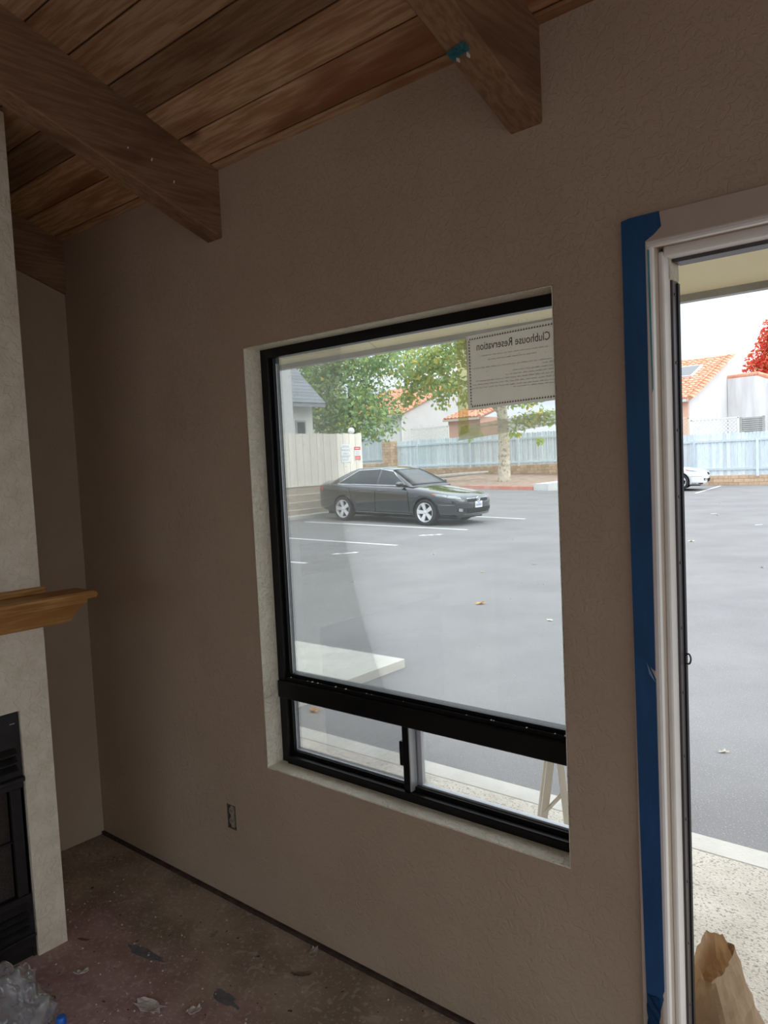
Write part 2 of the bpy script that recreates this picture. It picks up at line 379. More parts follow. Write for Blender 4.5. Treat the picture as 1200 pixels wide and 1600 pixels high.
# pale paint specks left on the beams (parts of the beams)
for bo in [o for o in COL.objects if o.name.startswith('roof_beam')]:
    xr = max(v.co.x for v in bo.data.vertices)+bo.location.x
    for k in range(3):
        tt = random.uniform(.03, .5); nn_ = random.uniform(-.17, -.03); r = random.uniform(.0015, .003)
        o = obj('paint_speck', box(B(), xr-.001, xr+.0012, tt-r, tt+r, nn_-r*2, nn_+r*2, mtx=RM), WHITEP, bo)
# tape scrap under the beam
ts = B()
TT = .194; cx_ = -.928
rows = []
for i in range(9):
    a = -.5+i/8; rows.append([ts.verts.new(RM @ Vector((cx_+a*.052, TT+b_*.013+.010*a, -.2085-.004*abs(math.sin(i*1.7+b_*2))*(.4+abs(a))))) for b_ in (-1, -.3, .4, 1)])
for i in range(8):
    for j in range(3): ts.faces.new((rows[i][j], rows[i+1][j], rows[i+1][j+1], rows[i][j+1]))
bmesh.ops.solidify(ts, geom=ts.faces[:], thickness=.0012)
tp = obj('tape_scrap', ts, mat('teal_tape', (.01, .16, .23, 1), (.08, .38, .40, 1), scale=60, rough=.35))
tag(tp, 'crumpled teal tape scrap stuck under the roof beam', 'tape')
for dx in (-.012, .014):
    bx('staple', WHITEP, (cx_+dx-.001, cx_+dx+.001, -.243, -.232, zroof(-.2375)-.2285, zroof(-.2375)-.219), tp)

# ---- roof edge outside: soffit, fascia, top
trim = obj('trim_1', box(B(), -7, 5, -1.28, -.16, .012, .10, mtx=RM), DARKB, keep=True); tag(trim, 'cream boarded soffit under the eaves outside', kind='structure')
for i in range(9):
    x0 = -6.06+i*1.215
    bmm = box(B(), x0+.003, x0+1.212, -1.275, -.163, 0, .014, mtx=RM); obj('soffit_panel', bmm, SOFF, trim)
tag(bx('trim_2', FASC, (-7, 5, 1.195, 1.235, 2.105, 2.30)), 'grey fascia board along the eaves outside', kind='structure')
tag(obj('roof', box(B(), -7, 5, -1.32, 5.9, .10, .14, mtx=RM), mat('roof_shingle', (.1, .1, .1, 1), rough=.9), keep=True), 'shingled roof over the room', kind='structure')

# ---- window
win = tag(bx('window_1', BLACKAL, (WX0, WX0+.035, .07, .125, WZ0, WZ1)), 'black aluminium window with a large fixed pane over a low slider', kind='structure')
bx('frame_jamb', BLACKAL, (WX1-.035, WX1, .07, .125, WZ0, WZ1), win)
bx('frame_head', BLACKAL, (WX0+.035, WX1-.035, .07, .09, WZ1-.033, WZ1), win)
bx('frame_head_stop', BLACKAL, (WX0+.035, WX1-.035, .09, .125, WZ1-.028, WZ1), win)
bx('frame_sill', BLACKAL, (WX0+.035, WX1-.035, .06, .125, WZ0+.001, WZ0+.028), win, bev=.003)
bx('frame_track', BLACKAL, (WX0+.035, WX1-.035, .088, .125, WZ0+.028, WZ0+.040), win)
bx('glazing_bead', BLACKAL, (WX0+.035, WX0+.046, .085, .0995, WZ0+.03, WZ1-.03), win)
bx('mullion_bar', BLACKAL, (WX0+.006, WX1-.001, .060, .125, .786, .846), win, bev=.003)
bx('mullion_rail', BLACKAL, (WX0+.035, WX1-.035, .076, .082, .846, .858), win)
bx('mullion_ledge', BLACKAL, (WX0+.035, WX1-.035, .09, .125, .846, .868), win)
bx('pane', GLASS, (WX0+.035, WX1-.035, .098, .102, 0.86, WZ1-.026), win)
bx('pane', GLASS2, (WX0+.035, -1.43, .098, .102, WZ0+.03, .79), win)
bx('pane', GLASS2, (-1.42, WX1-.035, .108, .111, WZ0+.03, .79), win)
st = bx('meeting_stile', BLACKAL, (-1.443, -1.414, .072, .096, WZ0+.02, .79), win, bev=.002)
bx('latch', BLACKAL, (-1.454, -1.441, .070, .086, .66, .735), st, bev=.002)
bx('sash_stile', SILVER, (-1.436, -1.395, .104, .118, WZ0+.03, .79), win)
bx('sash_edge', SILVER, (-1.416, -1.412, .070, .100, WZ0+.03, .785), win)
bx('sash_rail', SILVER, (-1.395, WX1-.035, .100, .116, WZ0+.034, WZ0+.046), win)
bx('pane_gasket', SILVER, (WX0+.046, WX0+.0485, .0965, .100, .865, WZ1-.05), win)
bx('pane_gasket', SILVER, (WX0+.046, WX0+.0485, .0965, .100, WZ0+.04, .787), win)
bx('pane_gasket', SILVER, (WX0+.0485, -1.443, .0965, .100, WZ0+.038, WZ0+.044), win)
# plaster returns of the opening
bx('reveal', REVEAL, (WX0-.001, WX0+.0025, .0, .071, WZ0, WZ1), win); bx('reveal', REVEAL, (WX1-.0025, WX1+.001, .0, .071, WZ0, WZ1), win)
bx('reveal', REVEAL, (WX0, WX1, .0, .071, WZ1-.0025, WZ1+.001), win); sl_ = bx('sill', REVEAL, (WX0, WX1, -.001, .071, WZ0-.001, WZ0+.003), win)
# crumbs of plaster on the sill and along the head
for k in range(26):
    x = random.uniform(WX0+.03, WX1-.02); r = random.uniform(.001, .003)
    bx('plaster_crumb', WHITEP, (x-r, x+r, .05-r, .05+r, WZ0+.0025, WZ0+.0025+r*1.3), win) if k < 8 else bx('plaster_crumb', WHITEP, (x-r*.8, x+r*.8, .077-r, .077+r, .858, .858+r), win)

# ---- notice and clear tape on the outside of the pane
PX0, PX1, PZ0, PZ1 = -1.176, -.888, 1.715, 1.915
PAPER = bpy.data.materials.new('notice_paper'); PAPER.use_nodes = True; t = PAPER.node_tree; t.nodes.clear(); L = t.links.new
o_ = N(t, 'ShaderNodeOutputMaterial'); d_ = N(t, 'ShaderNodeBsdfDiffuse'); d_.inputs[0].default_value = (.62, .6, .57, 1); tl = N(t, 'ShaderNodeBsdfTranslucent'); tl.inputs[0].default_value = (.92, .88, .82, 1)
mxs = N(t, 'ShaderNodeMixShader'); mxs.inputs[0].default_value = .72; L(d_.outputs[0], mxs.inputs[1]); L(tl.outputs[0], mxs.inputs[2]); L(mxs.outputs[0], o_.inputs[0])
INK = mat('black_ink', (.07, .065, .06, 1), rough=.9); INK2 = mat('grey_ink', (.40, .385, .36, 1), rough=.9)
def sheet(bm, x0, x1, z0, z1, y, th, zl=0, n=6):
    """slightly slanted sheet: left edge lower by zl"""
    prism(bm, [(x0, z0+zl), (x1, z0), (x1, z1), (x0, z1+zl)], 'y', y, y+th); return bm
pap = obj('paper_notice', sheet(B(), PX0, PX1, PZ0, PZ1, .1024, .0006, -.006), PAPER)
tag(pap, 'printed paper notice taped to the window, seen from behind', 'notice')
def text(body, size, x, z, y, m, parent, mirror=True, rot=None):
    cu = bpy.data.curves.new('lettering', 'FONT'); cu.body = body; cu.size = size; cu.align_x = 'CENTER'; cu.align_y = 'CENTER'; cu.extrude = .0004; cu.resolution_u = 2
    to = bpy.data.objects.new('lettering', cu); COL.objects.link(to)
    dg = bpy.context.evaluated_depsgraph_get(); dg.update(); me = bpy.data.meshes.new_from_object(to.evaluated_get(dg)); bpy.data.objects.remove(to)
    o = bpy.data.objects.new('lettering', me); me.materials.clear(); me.materials.append(m); COL.objects.link(o); o.parent = parent
    R = rot if rot else Matrix.Rotation(math.pi, 4, 'Z') @ Matrix.Rotation(math.pi/2, 4, 'X')
    o.matrix_local = Matrix.Translation(Vector((x, y, z))-WL(parent)) @ R
    return o
cxp = (PX0+PX1)/2
tx = text('Clubhouse Reservation', .0245, cxp, PZ1-.036-.003, .1024, INK, pap)
tx.scale = (.96, 1.25, 1)
bmi = B()
for i in range(34):                                   # border of small triangles
    f = (i+.5)/34; x = PX0+.010+f*(PX1-PX0-.02)
    for zz, sg in ((PZ1-.010, 1), (PZ0+.010, 1)):
        z = zz-.006*(1-f); prism(bmi, [(x-.003, z-.002), (x+.003, z-.002), (x+.001, z+.0035)], 'y', .1021, .1029)
for i in range(22):
    f = (i+.5)/22; z0_ = PZ0+.012+f*(PZ1-PZ0-.024)
    for x, dz in ((PX0+.011, -.006), (PX1-.011, 0)): prism(bmi, [(x-.003, z0_+dz-.002), (x+.003, z0_+dz-.002), (x-.001, z0_+dz+.0035)], 'y', .1021, .1029)
obj('printed_border', bmi, INK, pap)
bml = B()                                             # small print, too fine to read
for row, (dz, a, b2) in enumerate(((.062, .17, .86), (.074, .24, .76), (.093, .06, .90), (.101, .80, .92), (.110, .50, .92), (.119, .42, .94), (.128, .10, .92), (.137, .06, .92), (.146, .05, .93), (.153, .50, .94))):
    x = PX0+a*(PX1-PX0)
    while x < PX0+b2*(PX1-PX0)-.004:
        wd = random.uniform(.006, .016); wd = min(wd, PX0+b2*(PX1-PX0)-x)
        z = PZ1-dz-.003
        y_ = x
        while y_ < x+wd:
            h = random.choice((.0016, .0016, .0026)); box(bml, y_, y_+.0011, .1021, .1029, z, z+h); box(bml, y_, y_+.0016, .1021, .1029, z, z+.0005); y_ += .0026
        x += wd+.005
obj('small_print', bml, INK2, pap)
CT = glassy('clear_tape', (.93, .92, .70, 1), .26, .8, (.75, .75, .55, 1), .1, 40)
CT2 = glassy('clear_tape_white', (.93, .93, .86, 1), .34, .8, (.8, .8, .74, 1), .1, 40)
def strip(name, m, pts, lab):
    o = obj(name, prism(B(), pts, 'y', .1031, .1036), m); tag(o, lab, 'tape', 'clear tape around the notice'); return o
strip('clear_tape', CT, [(-1.213, 1.640), (-1.178, 1.650), (-1.172, 1.905), (-1.206, 1.905)], 'yellowed clear tape running down beside the notice')
strip('clear_tape', CT2, [(-1.215, 1.628), (-.9, 1.655), (-.897, 1.690), (-1.2, 1.668)], 'cloudy clear tape running under the notice')

# ---- outlet hole
ou = empty('wall_outlet', (-2.202, .03, OZ0), 'old uncovered wall outlet in a rough hole below the window', 'outlet')
DK = mat('outlet_box_metal', (.10, .085, .07, 1), rough=.8); BEI = mat('outlet_plastic', (.30, .25, .19, 1), (.38, .32, .25, 1), scale=60, rough=.5)
bx('back_box', DK, (OX0-.004, OX1+.004, .045, .06, OZ0-.004, OZ1+.004), ou)
for d in ((OX0-.001, OX0+.006, 0.002, .046, OZ0, OZ1), (OX1-.006, OX1+.001, .002, .046, OZ0, OZ1), (OX0, OX1, .002, .046, OZ0, OZ0+.005), (OX0, OX1, .002, .046, OZ1-.005, OZ1)): bx('box_side', DK, d, ou)
bx('yoke', BEI, (-2.211, -2.193, .0035, .03, OZ0+.004, OZ1-.004), ou, bev=.001)
for zz in (.305, .342):
    f_ = obj('receptacle', lathe(B(), [(0, .0005), (.0145, .0015), (.0155, .006), (.0155, .03)], 16, 'y', (-2.203, 0, zz)), BEI, ou)
    for sx_ in (-.005, .005): bx('slot', DK, (-2.203+sx_-.001, -2.203+sx_+.001, -.0002, .002, zz-.001, zz+.006), f_)

# ---- door frame
door = tag(bx('door_1', TAUPET, (-.681, -.630, -.013, .0, 0, 2.08), bev=.002), 'open doorway with painted casing, stop and bronze weatherstrip', kind='structure')
bx('casing_head', TAUPET, (-.630, .45, -.013, 0, 2.022, 2.08), door, bev=.002)
bx('casing_side', TAUPET, (.37, .42, -.013, 0, 0, 2.022), door, bev=.002)
bx('jamb_bead', WHITEP, (-.636, -.620, -.010, .012, 0, 2.014), door, bev=.004); bx('head_bead', WHITEP, (-.636, .37, -.010, .012, 2.012, 2.030), door, bev=.004)
bx('jamb', TAUPET, (-.662, -.628, 0, .15, 0, 2.03), door); bx('jamb', TAUPET, (.37, .402, 0, .15, 0, 2.03), door); bx('head_jamb', TAUPET, (-.628, .37, 0, .15, 2.02, 2.052), door)  # jamb faces share the casing's taupe, darker than bead and stop
bx('door_stop', WHITEP, (-.630, -.617, .052, .10, 0, 2.012), door, bev=.003); bx('head_stop', WHITEP, (-.617, .37, .052, .10, 2.000, 2.022), door, bev=.003)
ws = bx('weatherstrip', BRONZE, (-.632, -.612, .092, .135, .0, 1.955), door, bev=.002)
bx('corner_block', mat('old_cream_block', (.66, .62, .5, 1), (.5, .47, .38, 1), scale=60, rough=.8), (-.632, -.6135, .085, .14, 1.955, 2.01), door, bev=.002)
bx('head_strip', BRONZE, (-.612, .37, .092, .14, 1.992, 2.010), door, bev=.002)
bx('strip_fin', mat('black_rubber', (.01, .01, .01, 1), rough=.6), (-.6125, -.6085, .118, .130, .02, 1.95), ws)
SCREW = mat('screw_head', (.10, .09, .09, 1), rough=.35, metal=.8)
scm = mesh_of('screw', lathe(B(), [(0, .0022), (.003, .0016), (.004, 0)], 10, 'x'), SCREW, True)
for i in range(13): inst('screw', scm, (-.6122, .105, .10+i*.152), ws)
ring = B()
for k in range(16):
    pass
tube(ring, [(-.611+.006*(1+math.cos(a)), .122, 1.088+.012*math.sin(a)) for a in [math.pi+k*2*math.pi/18 for k in range(19)]], .0022, 6)
obj('latch_ring', ring, SCREW, ws, smooth=True)
bx('threshold', BRONZE, (-.628, .37, .02, .16, -.01, .012), door, bev=.003)

# ---- masking tape on the casing
tapeT = empty('masking_tape', (-.652, -.0145, .24), 'long blue masking tape strip stuck down the door casing', 'tape')
def tpoly(name, pts, y, parent, m=BLUET, th=.0006): return obj(name, prism(B(), pts, 'y', y-th, y), m, parent)
tpoly('tape_run', [(-.683, 2.076), (-.664, 2.0795), (-.600, 2.0795), (-.596, 2.048), (-.612, 2.034), (-.631, 2.0235), (-.631, 1.088), (-.640, 1.094), (-.652, 1.108), (-.678, 1.112), (-.682, 1.6)], -.0132, tapeT)
tpoly('tape_run', [(-.678, 1.118), (-.650, 1.112), (-.630, 1.07), (-.628, .345), (-.632, .335), (-.630, .325), (-.645, .265), (-.640, .20), (-.664, .20), (-.670, .33), (-.675, .7)], -.0140, tapeT)
fl_ = B()
a0, a1, a2 = fl_.verts.new((-.651, -.0148, 1.108)), fl_.verts.new((-.630, -.0150, 1.062)), fl_.verts.new((-.640, -.024, 1.085)); a3 = fl_.verts.new((-.645, -.0155, 1.08))
fl_.faces.new((a0, a2, a1)); fl_.faces.new((a0, a1, a3)); bmesh.ops.solidify(fl_, geom=fl_.faces[:], thickness=.0004)
obj('peeled_fold', fl_, mat('tape_back', (.35, .5, .66, 1), rough=.5), tapeT)
fl_ = B(); pr_ = []
for i in range(8): pr_.append([fl_.verts.new((-.668+.03*j/3+.002*math.sin(i*2+j), -.0150-.004*abs(math.sin(i*1.3+j*1.9)), .325-i*.014)) for j in range(4)])
for i in range(7):
    for j in range(3): fl_.faces.new((pr_[i][j], pr_[i][j+1], pr_[i+1][j+1], pr_[i+1][j]))
bmesh.ops.solidify(fl_, geom=fl_.faces[:], thickness=.0005)
obj('wrinkled_end', fl_, BLUET, tapeT)
tag(tpoly('tape_sliver', [(-.6285, 2.006), (-.6235, 2.004), (-.6215, 1.71), (-.6245, 1.70)], -.0104, None, mat('teal_sliver', (.12, .40, .42, 1), (.04, .25, .32, 1), scale=5, rough=.5)), 'narrow teal tape sliver left along the doorway bead', 'tape')

# ================================================================== FIREPLACE
FX, FY1, FY0 = -2.50, -.490, -2.10                  # face plane, end by the window, far end
fp = empty('fireplace', (-2.8, (FY0+FY1)/2, 0), 'cream plastered fireplace with oak mantel and black metal firebox', 'fireplace')
IY1, IY0, IZ = -.588, -1.55, .830                    # firebox opening
bmf = B()
wall_holes(bmf, FY0, FY1, 0, zroof(FY1)-.005, 0, .10, [(IY0, IY1, 0, IZ)])
for v in bmf.verts:
    z = v.co.z if v.co.z < 2 else zroof(v.co.x)-.004
    v.co = Vector((FX-v.co.y, v.co.x, z))
obj('chimney_breast', bmf, CREAM, fp)
prismb = prism(B(), [(FY1-.10, 0), (FY1, 0), (FY1, zroof(FY1)-.006), (FY1-.10, zroof(FY1-.1)-.006)], 'x', XL+.002, FX-.10)
obj('breast_return', prismb, CREAM, fp)
prismb = prism(B(), [(FY0, 0), (FY0+.10, 0), (FY0+.1, zroof(FY0+.1)-.006), (FY0, zroof(FY0)-.006)], 'x', XL+.002, FX-.10)
obj('breast_return', prismb, CREAM, fp)
IRON = mat('black_enamel', (.008, .008, .009, 1), (.016, .016, .018, 1), scale=20, rough=.42); SOOT = mat('firebox_dark', (.006, .006, .006, 1), (.012, .01, .009, 1), rough=.9)
bx('firebox_shell', SOOT, (-3.0, -2.96, IY0, IY1, 0, IZ), fp)
bx('firebox_side', SOOT, (-2.96, FX-.012, IY1-.012, IY1-.002, 0, IZ), fp); bx('firebox_side', SOOT, (-2.96, FX-.012, IY0, IY0+.012, 0, IZ), fp)
bx('hearth_pan', SOOT, (-2.96, FX-.02, IY0+.012, IY1-.012, 0, .03), fp)
up = bx('louver_panel', IRON, (FX-.035, FX-.008, IY0+.004, IY1-.003, .575, IZ-.003), fp, bev=.002)
lo_ = bx('louver_panel', IRON, (FX-.035, FX-.008, IY0+.004, IY1-.003, .035, .215), fp, bev=.002)
def slat(par, z):
    bmq = B(); prism(bmq, [(FX-.009, z), (FX+.010, z-.004), (FX+.012, z-.001), (FX-.009, z+.014)], 'y', IY0+.05, IY1-.022); obj('slat', bmq, IRON, par, smooth=False)
for z in (.700, .672, .644): slat(up, z)
bx('panel_lip', IRON, (FX-.012, FX+.012, IY0+.004, IY1-.003, .600, .615), up, bev=.003)
for z in (.180, .155, .130, .105): slat(lo_, z)
bx('panel_lip', IRON, (FX-.012, FX+.002, IY0+.004, IY1-.003, .07, .082), lo_, bev=.003)
bx('glass_frame', IRON, (FX-.03, FX-.012, IY1-.045, IY1-.003, .215, .575), fp, bev=.002); bx('glass_frame', IRON, (FX-.03, FX-.012, IY0+.004, IY0+.05, .215, .575), fp, bev=.002)
MESHM = mat('spark_mesh', (.02, .016, .013, 1), (.05, .036, .028, 1), scale=160, rough=.7, bump=.6, bscale=260)
bx('spark_screen', MESHM, (FX-.045, FX-.04, IY0+.05, IY1-.045, .21, .58), fp)
bx('screen_rod', IRON, (FX-.034, FX-.026, IY0+.05, IY1-.045, .395, .402), fp)
tg_ = mat('rating_plate', (.45, .45, .43, 1), rough=.5)
bx('rating_tag', tg_, (FX-.0085, FX-.007, IY1-.032, IY1-.016, .79, .7925), up)
# mantel: oak shelf over a cove moulding, mitred round the end
OAK = wood('oak', (.33, .15, .04, 1), (.60, .34, .12, 1), (.38, .18, .05, 1), (16, 1.2, 22), .0, .38, 6)
prof = [(.062, 1.098), (.066, 1.103), (.066, 1.110), (.070, 1.112), (.072, 1.120), (.078, 1.132), (.088, 1.146), (.097, 1.155), (.104, 1.160), (.106, 1.172), (.126, 1.176), (.130, 1.186), (.126, 1.196)]
bmm = B(); rings = []
for d, z in prof:
    rings.append([bmm.verts.new((FX-.02, FY1+d, z)), bmm.verts.new((FX+d, FY1+d, z)), bmm.verts.new((FX+d, FY0-d, z)), bmm.verts.new((FX-.02, FY0-d, z))])
for i in range(len(rings)-1):
    for k in range(3): bmm.faces.new((rings[i][k], rings[i][k+1], rings[i+1][k+1], rings[i+1][k]))
bmm.faces.new(rings[0]); bmm.faces.new(rings[-1])
man = obj('mantel', bmm, OAK, fp); tag(man, 'golden oak mantel shelf with cove moulding')
bx('mantel_top', OAK, (FX-.001, FX+.12, FY0-.12, FY1+.12, 1.196, 1.199), man)
bx('back_ledge', OAK, (FX-.0005, FX+.018, FY0-.005, FY1+.012, 1.199, 1.222), man, bev=.003)

# ================================================================== THINGS ON THE FLOOR
def flake(name, cx, cy, sx_, sy_, m, lab, cat, group=None, z=.0005, curl=.012, n=5, sd=1, rot=0):
    rg = random.Random(sd); bmq = B(); G = {}
    for i in range(n+1):
        for j in range(n+1):
            u, v = i/n-.5, j/n-.5
            e = 1-.35*max(abs(u), abs(v))*2*rg.uniform(0, 1)
            G[i, j] = bmq.verts.new((u*sx_*e, v*sy_*e, z+.001+curl*(u*u+v*v)*2*rg.uniform(.3, 1.3)))
    for i in range(n):
        for j in range(n):
            if (i in (0, n-1) and j in (0, n-1)) and rg.random() < .7: continue
            bmq.faces.new((G[i, j], G[i+1, j], G[i+1, j+1], G[i, j+1]))
    bmesh.ops.delete(bmq, geom=[v for v in bmq.verts if not v.link_faces], context='VERTS')
    bmesh.ops.solidify(bmq, geom=bmq.faces[:], thickness=.0012)
    zm = min(v.co.z for v in bmq.verts)
    bmesh.ops.transform(bmq, verts=bmq.verts, matrix=Matrix.Translation((cx, cy, -zm)) @ Matrix.Rotation(rot, 4, 'Z'))
    return tag(obj(name, bmq, m), lab, cat, group)
FLK = mat('plaster_flake', (.50, .46, .42, 1), (.62, .57, .52, 1), scale=60, rough=.85); CARD = mat('brown_scrap', (.30, .24, .17, 1), rough=.85); WCH = mat('wood_chip', (.12, .08, .05, 1), (.2, .14, .1, 1), scale=80, rough=.9)
flake('plaster_flake', -1.985, -.505, .11, .055, FLK, 'largest pale plaster flake lying on the pink floor', 'flake', 'floor scraps', sd=3, rot=.2)
flake('plaster_flake', -1.862, -.436, .045, .035, FLK, 'small pale plaster flake beside the largest one', 'flake', 'floor scraps', sd=5, rot=1.2)
flake('paper_scrap', -1.765, -.040, .030, .055, mat('paper_scrap', (.42, .38, .32, 1), rough=.8), 'torn paper scrap on the floor against the window wall', 'scrap', 'floor scraps', sd=8, rot=.5)
flake('wood_chip', -1.722, -.135, .020, .075, WCH, 'dark wood chip on the floor below the window', 'chip', 'floor scraps', sd=11, rot=-1.0, curl=.004)
flake('paper_scrap', -2.115, -.17, .02, .045, CARD, 'thin brown scrap on the floor below the outlet', 'scrap', 'floor scraps', sd=14, rot=.2, curl=.004)
flake('plaster_flake', -2.30, -.55, .05, .018, FLK, 'long thin plaster flake on the floor beside the fireplace', 'flake', 'floor scraps', sd=17, rot=.9)
flake('wood_chip', -2.46, -.455, .05, .012, WCH, 'dark splinter lying against the fireplace foot', 'chip', 'floor scraps', sd=21, rot=.4, curl=.003)
# dry blue-grey paint smears, parts of the floor
PS = mat('blue_grey_paint', (.13, .14, .16, 1), (.20, .20, .205, 1), scale=40, rough=.75)
def blob(cx, cy, a, b2, rot, sd, m, par, nm='paint_smear'):
    rg = random.Random(sd); pts = []
    for k in range(22):
        an = k*2*math.pi/22; r = rg.uniform(.65, 1.1); pts.append((cx+r*(a*math.cos(an)*math.cos(rot)-b2*math.sin(an)*math.sin(rot)), cy+r*(a*math.cos(an)*math.sin(rot)+b2*math.sin(an)*math.cos(rot))))
    return obj(nm, prism(B(), pts, 'z', -.001, .0006), m, par)
blob(-1.83, -.345, .065, .022, -.1, 2, PS, floor); blob(-2.22, -.368, .11, .020, .15, 4, PS, floor)
# crumbs of plaster, beyond counting
bmc = B()
for k in range(1100):
    x, y = random.uniform(-3.0, -1.2), -abs(random.gauss(.62, .26))-.02
    if (x < -2.48 and y < -.47) or math.hypot(x+2.262, y+.765) < .2: continue
    r = random.choice((.0015, .002, .003, .0045)); a = random.uniform(0, 3)
    vv = [bmc.verts.new((x+r*math.cos(a+q*2.1)*random.uniform(.6, 1.4), y+r*math.sin(a+q*2.1)*random.uniform(.6, 1.4), .0004)) for q in range(3)]
    tp_ = bmc.verts.new((x, y, r*.9)); bmc.faces.new(vv)
    for q in range(3): bmc.faces.new((vv[q], vv[(q+1) % 3], tp_))
tag(obj('plaster_crumbs', bmc, FLK), 'pale plaster crumbs strewn over the floor', 'debris', kind='stuff')
# crumpled plastic bag
bmp = B(); bmesh.ops.create_icosphere(bmp, subdivisions=5, radius=1)
for v in bmp.verts:
    c = v.co.copy()
    f = noise.noise(c*1.6+Vector((3, 1, 7)))*.5 + abs(noise.noise(c*2.9))*.38 + abs(noise.noise(c*6.5))*.07
    s_ = .72+f
    v.co = Vector((c.x*.135*s_, c.y*.11*s_, max(c.z, -.12)*.115*s_*(1.0+.5*max(0, c.z))))
    if v.co.z < 0: v.co.z = 0
bmesh.ops.translate(bmp, verts=bmp.verts, vec=(-2.262, -.765, .0005))
PLB = bpy.data.materials.new('clear_plastic'); PLB.use_nodes = True; t = PLB.node_tree; t.nodes.clear(); L = t.links.new
o_ = N(t, 'ShaderNodeOutputMaterial'); tr = N(t, 'ShaderNodeBsdfTransparent'); tr.inputs[0].default_value = (.93, .95, .96, 1)
gl = N(t, 'ShaderNodeBsdfGlossy'); gl.inputs['Roughness'].default_value = .12; gl.inputs[0].default_value = (.95, .97, 1, 1); tl = N(t, 'ShaderNodeBsdfTranslucent'); tl.inputs[0].default_value = (.85, .88, .9, 1)
dd = N(t, 'ShaderNodeBsdfDiffuse'); dd.inputs[0].default_value = (.85, .88, .9, 1)
lw = N(t, 'ShaderNodeLayerWeight'); lw.inputs[0].default_value = .35
m1 = N(t, 'ShaderNodeMixShader'); m1.inputs[0].default_value = .5; L(tl.outputs[0], m1.inputs[1]); L(dd.outputs[0], m1.inputs[2])
m2 = N(t, 'ShaderNodeMixShader'); m2.inputs[0].default_value = .30; L(tr.outputs[0], m2.inputs[1]); L(m1.outputs[0], m2.inputs[2])
m3 = N(t, 'ShaderNodeMixShader'); L(lw.outputs['Facing'], m3.inputs[0]); L(m2.outputs[0], m3.inputs[1]); L(gl.outputs[0], m3.inputs[2])
L(m3.outputs[0], o_.inputs[0])
tag(obj('plastic_bag', bmp, PLB, smooth=True), 'crumpled clear plastic bag on the floor before the firebox', 'plastic bag')
cp = B(); lathe(cp, [(0, .022), (.011, .0225), (.0135, .020), (.0145, .004), (.015, 0), (0, 0)], 18, 'z', (-2.135, -.698, .0))
tag(obj('bottle_cap', cp, mat('blue_plastic', (.01, .12, .62, 1), (.02, .18, .75, 1), rough=.3), smooth=True), 'bright blue plastic cap on the floor by the plastic bag', 'cap')

# ================================================================== OUTSIDE: GROUND
def gz(x): return -.10 + .030*max(0, -9.8-x)
ASPH = mat('asphalt', (.20, .195, .19, 1), (.245, .24, .232, 1), scale=.8, detail=6, rough=.9, bump=.6, bscale=130, c3=(.33, .33, .33, 1), s3=110, lo3=.60, hi3=.66, spec=.3)
bmg = B(); xs = [-90, -60, -40, -32, -28, -24, -20, -16, -13, -9.8, -6, 0, 8, 30, 70]; ys = [-70, -20, .15, 1.6, 5, 10, 20, 32, 50, 120]
G = {(i, j): bmg.verts.new((x, y, gz(max(x, -40)))) for i, x in enumerate(xs) for j, y in enumerate(ys)}
for i in range(len(xs)-1):
    for j in range(len(ys)-1): bmg.faces.new((G[i, j], G[i+1, j], G[i+1, j+1], G[i, j+1]))
lot = tag(obj('asphalt_lot', bmg, ASPH, keep=True), 'grey asphalt parking lot outside', kind='structure')
LINE = mat('stall_paint', (.78, .78, .76, 1), (.66, .66, .65, 1), scale=6, rough=.8)
def ptape(name, pts, m, par, th=.004):
    bmq = B(); A = [bmq.verts.new((x, y, gz(x)+th)) for x, y in pts]; C_ = [bmq.verts.new((x, y, gz(x)-.01)) for x, y in pts]
    bmq.faces.new(A); n = len(pts)
    for i in range(n): bmq.faces.new((A[i], A[(i+1) % n], C_[(i+1) % n], C_[i]))
    return obj(name, bmq, m, par)
def stall(x0, y0, x1, y1, wd=.10):
    d = Vector((x1-x0, y1-y0)).normalized(); nn_ = Vector((-d.y, d.x))*wd/2
    n = 6; pts = [(x0+(x1-x0)*i/n+nn_.x, y0+(y1-y0)*i/n+nn_.y) for i in range(n+1)]; pts += [(x0+(x1-x0)*i/n-nn_.x, y0+(y1-y0)*i/n-nn_.y) for i in range(n, -1, -1)]
    return ptape('stall_line', pts, LINE, lot)
stall(-15.0, 12.72, -10.0, 13.10); stall(-14.6, 9.72, -9.66, 10.08); stall(-13.6, 7.05, -9.5, 7.42); stall(-15.2, 15.95, -10.1, 15.95)
stall(-9.28, 26.9, -9.9, 31.9); 
for cx, cy, s_ in ((-9.78, 8.72, .20), (-10.13, 11.86, .20), (-6.0, 18.1, .07), (-4.3, 15.46, .07)):
    for q in range(3): ptape('stall_number', [(cx+(q-1)*s_*.5+a*.35*s_*random.uniform(.6, 1.2), cy+(q-1)*s_*.7+b2*.5*s_*random.uniform(.6, 1.2)) for a, b2 in ((-1, -1), (1, -.6), (1.1, .2), (.2, .5), (.9, 1), (-1, .8))], LINE, lot)
CONC = mat('exposed_aggregate', (.52, .48, .40, 1), (.64, .60, .51, 1), scale=5, rough=.9, bump=.6, bscale=110, c3=(.30, .27, .22, 1), s3=105, lo3=.56, hi3=.64)
CONC2 = mat('smooth_concrete', (.50, .485, .43, 1), (.60, .58, .52, 1), scale=4, rough=.9, bump=.2, c3=(.5, .48, .42, 1), s3=60, lo3=.64, hi3=.7)
tag(bx('porch_slab', CONC, (-7, 5, .15, 1.345, -.30, -.02)), 'exposed-aggregate concrete walk along the building', kind='structure')
tag(bx('porch_kerb', CONC2, (-7, 5, 1.353, 1.485, -.30, -.021), bev=.004), 'pale concrete kerb edging the walk', kind='structure')
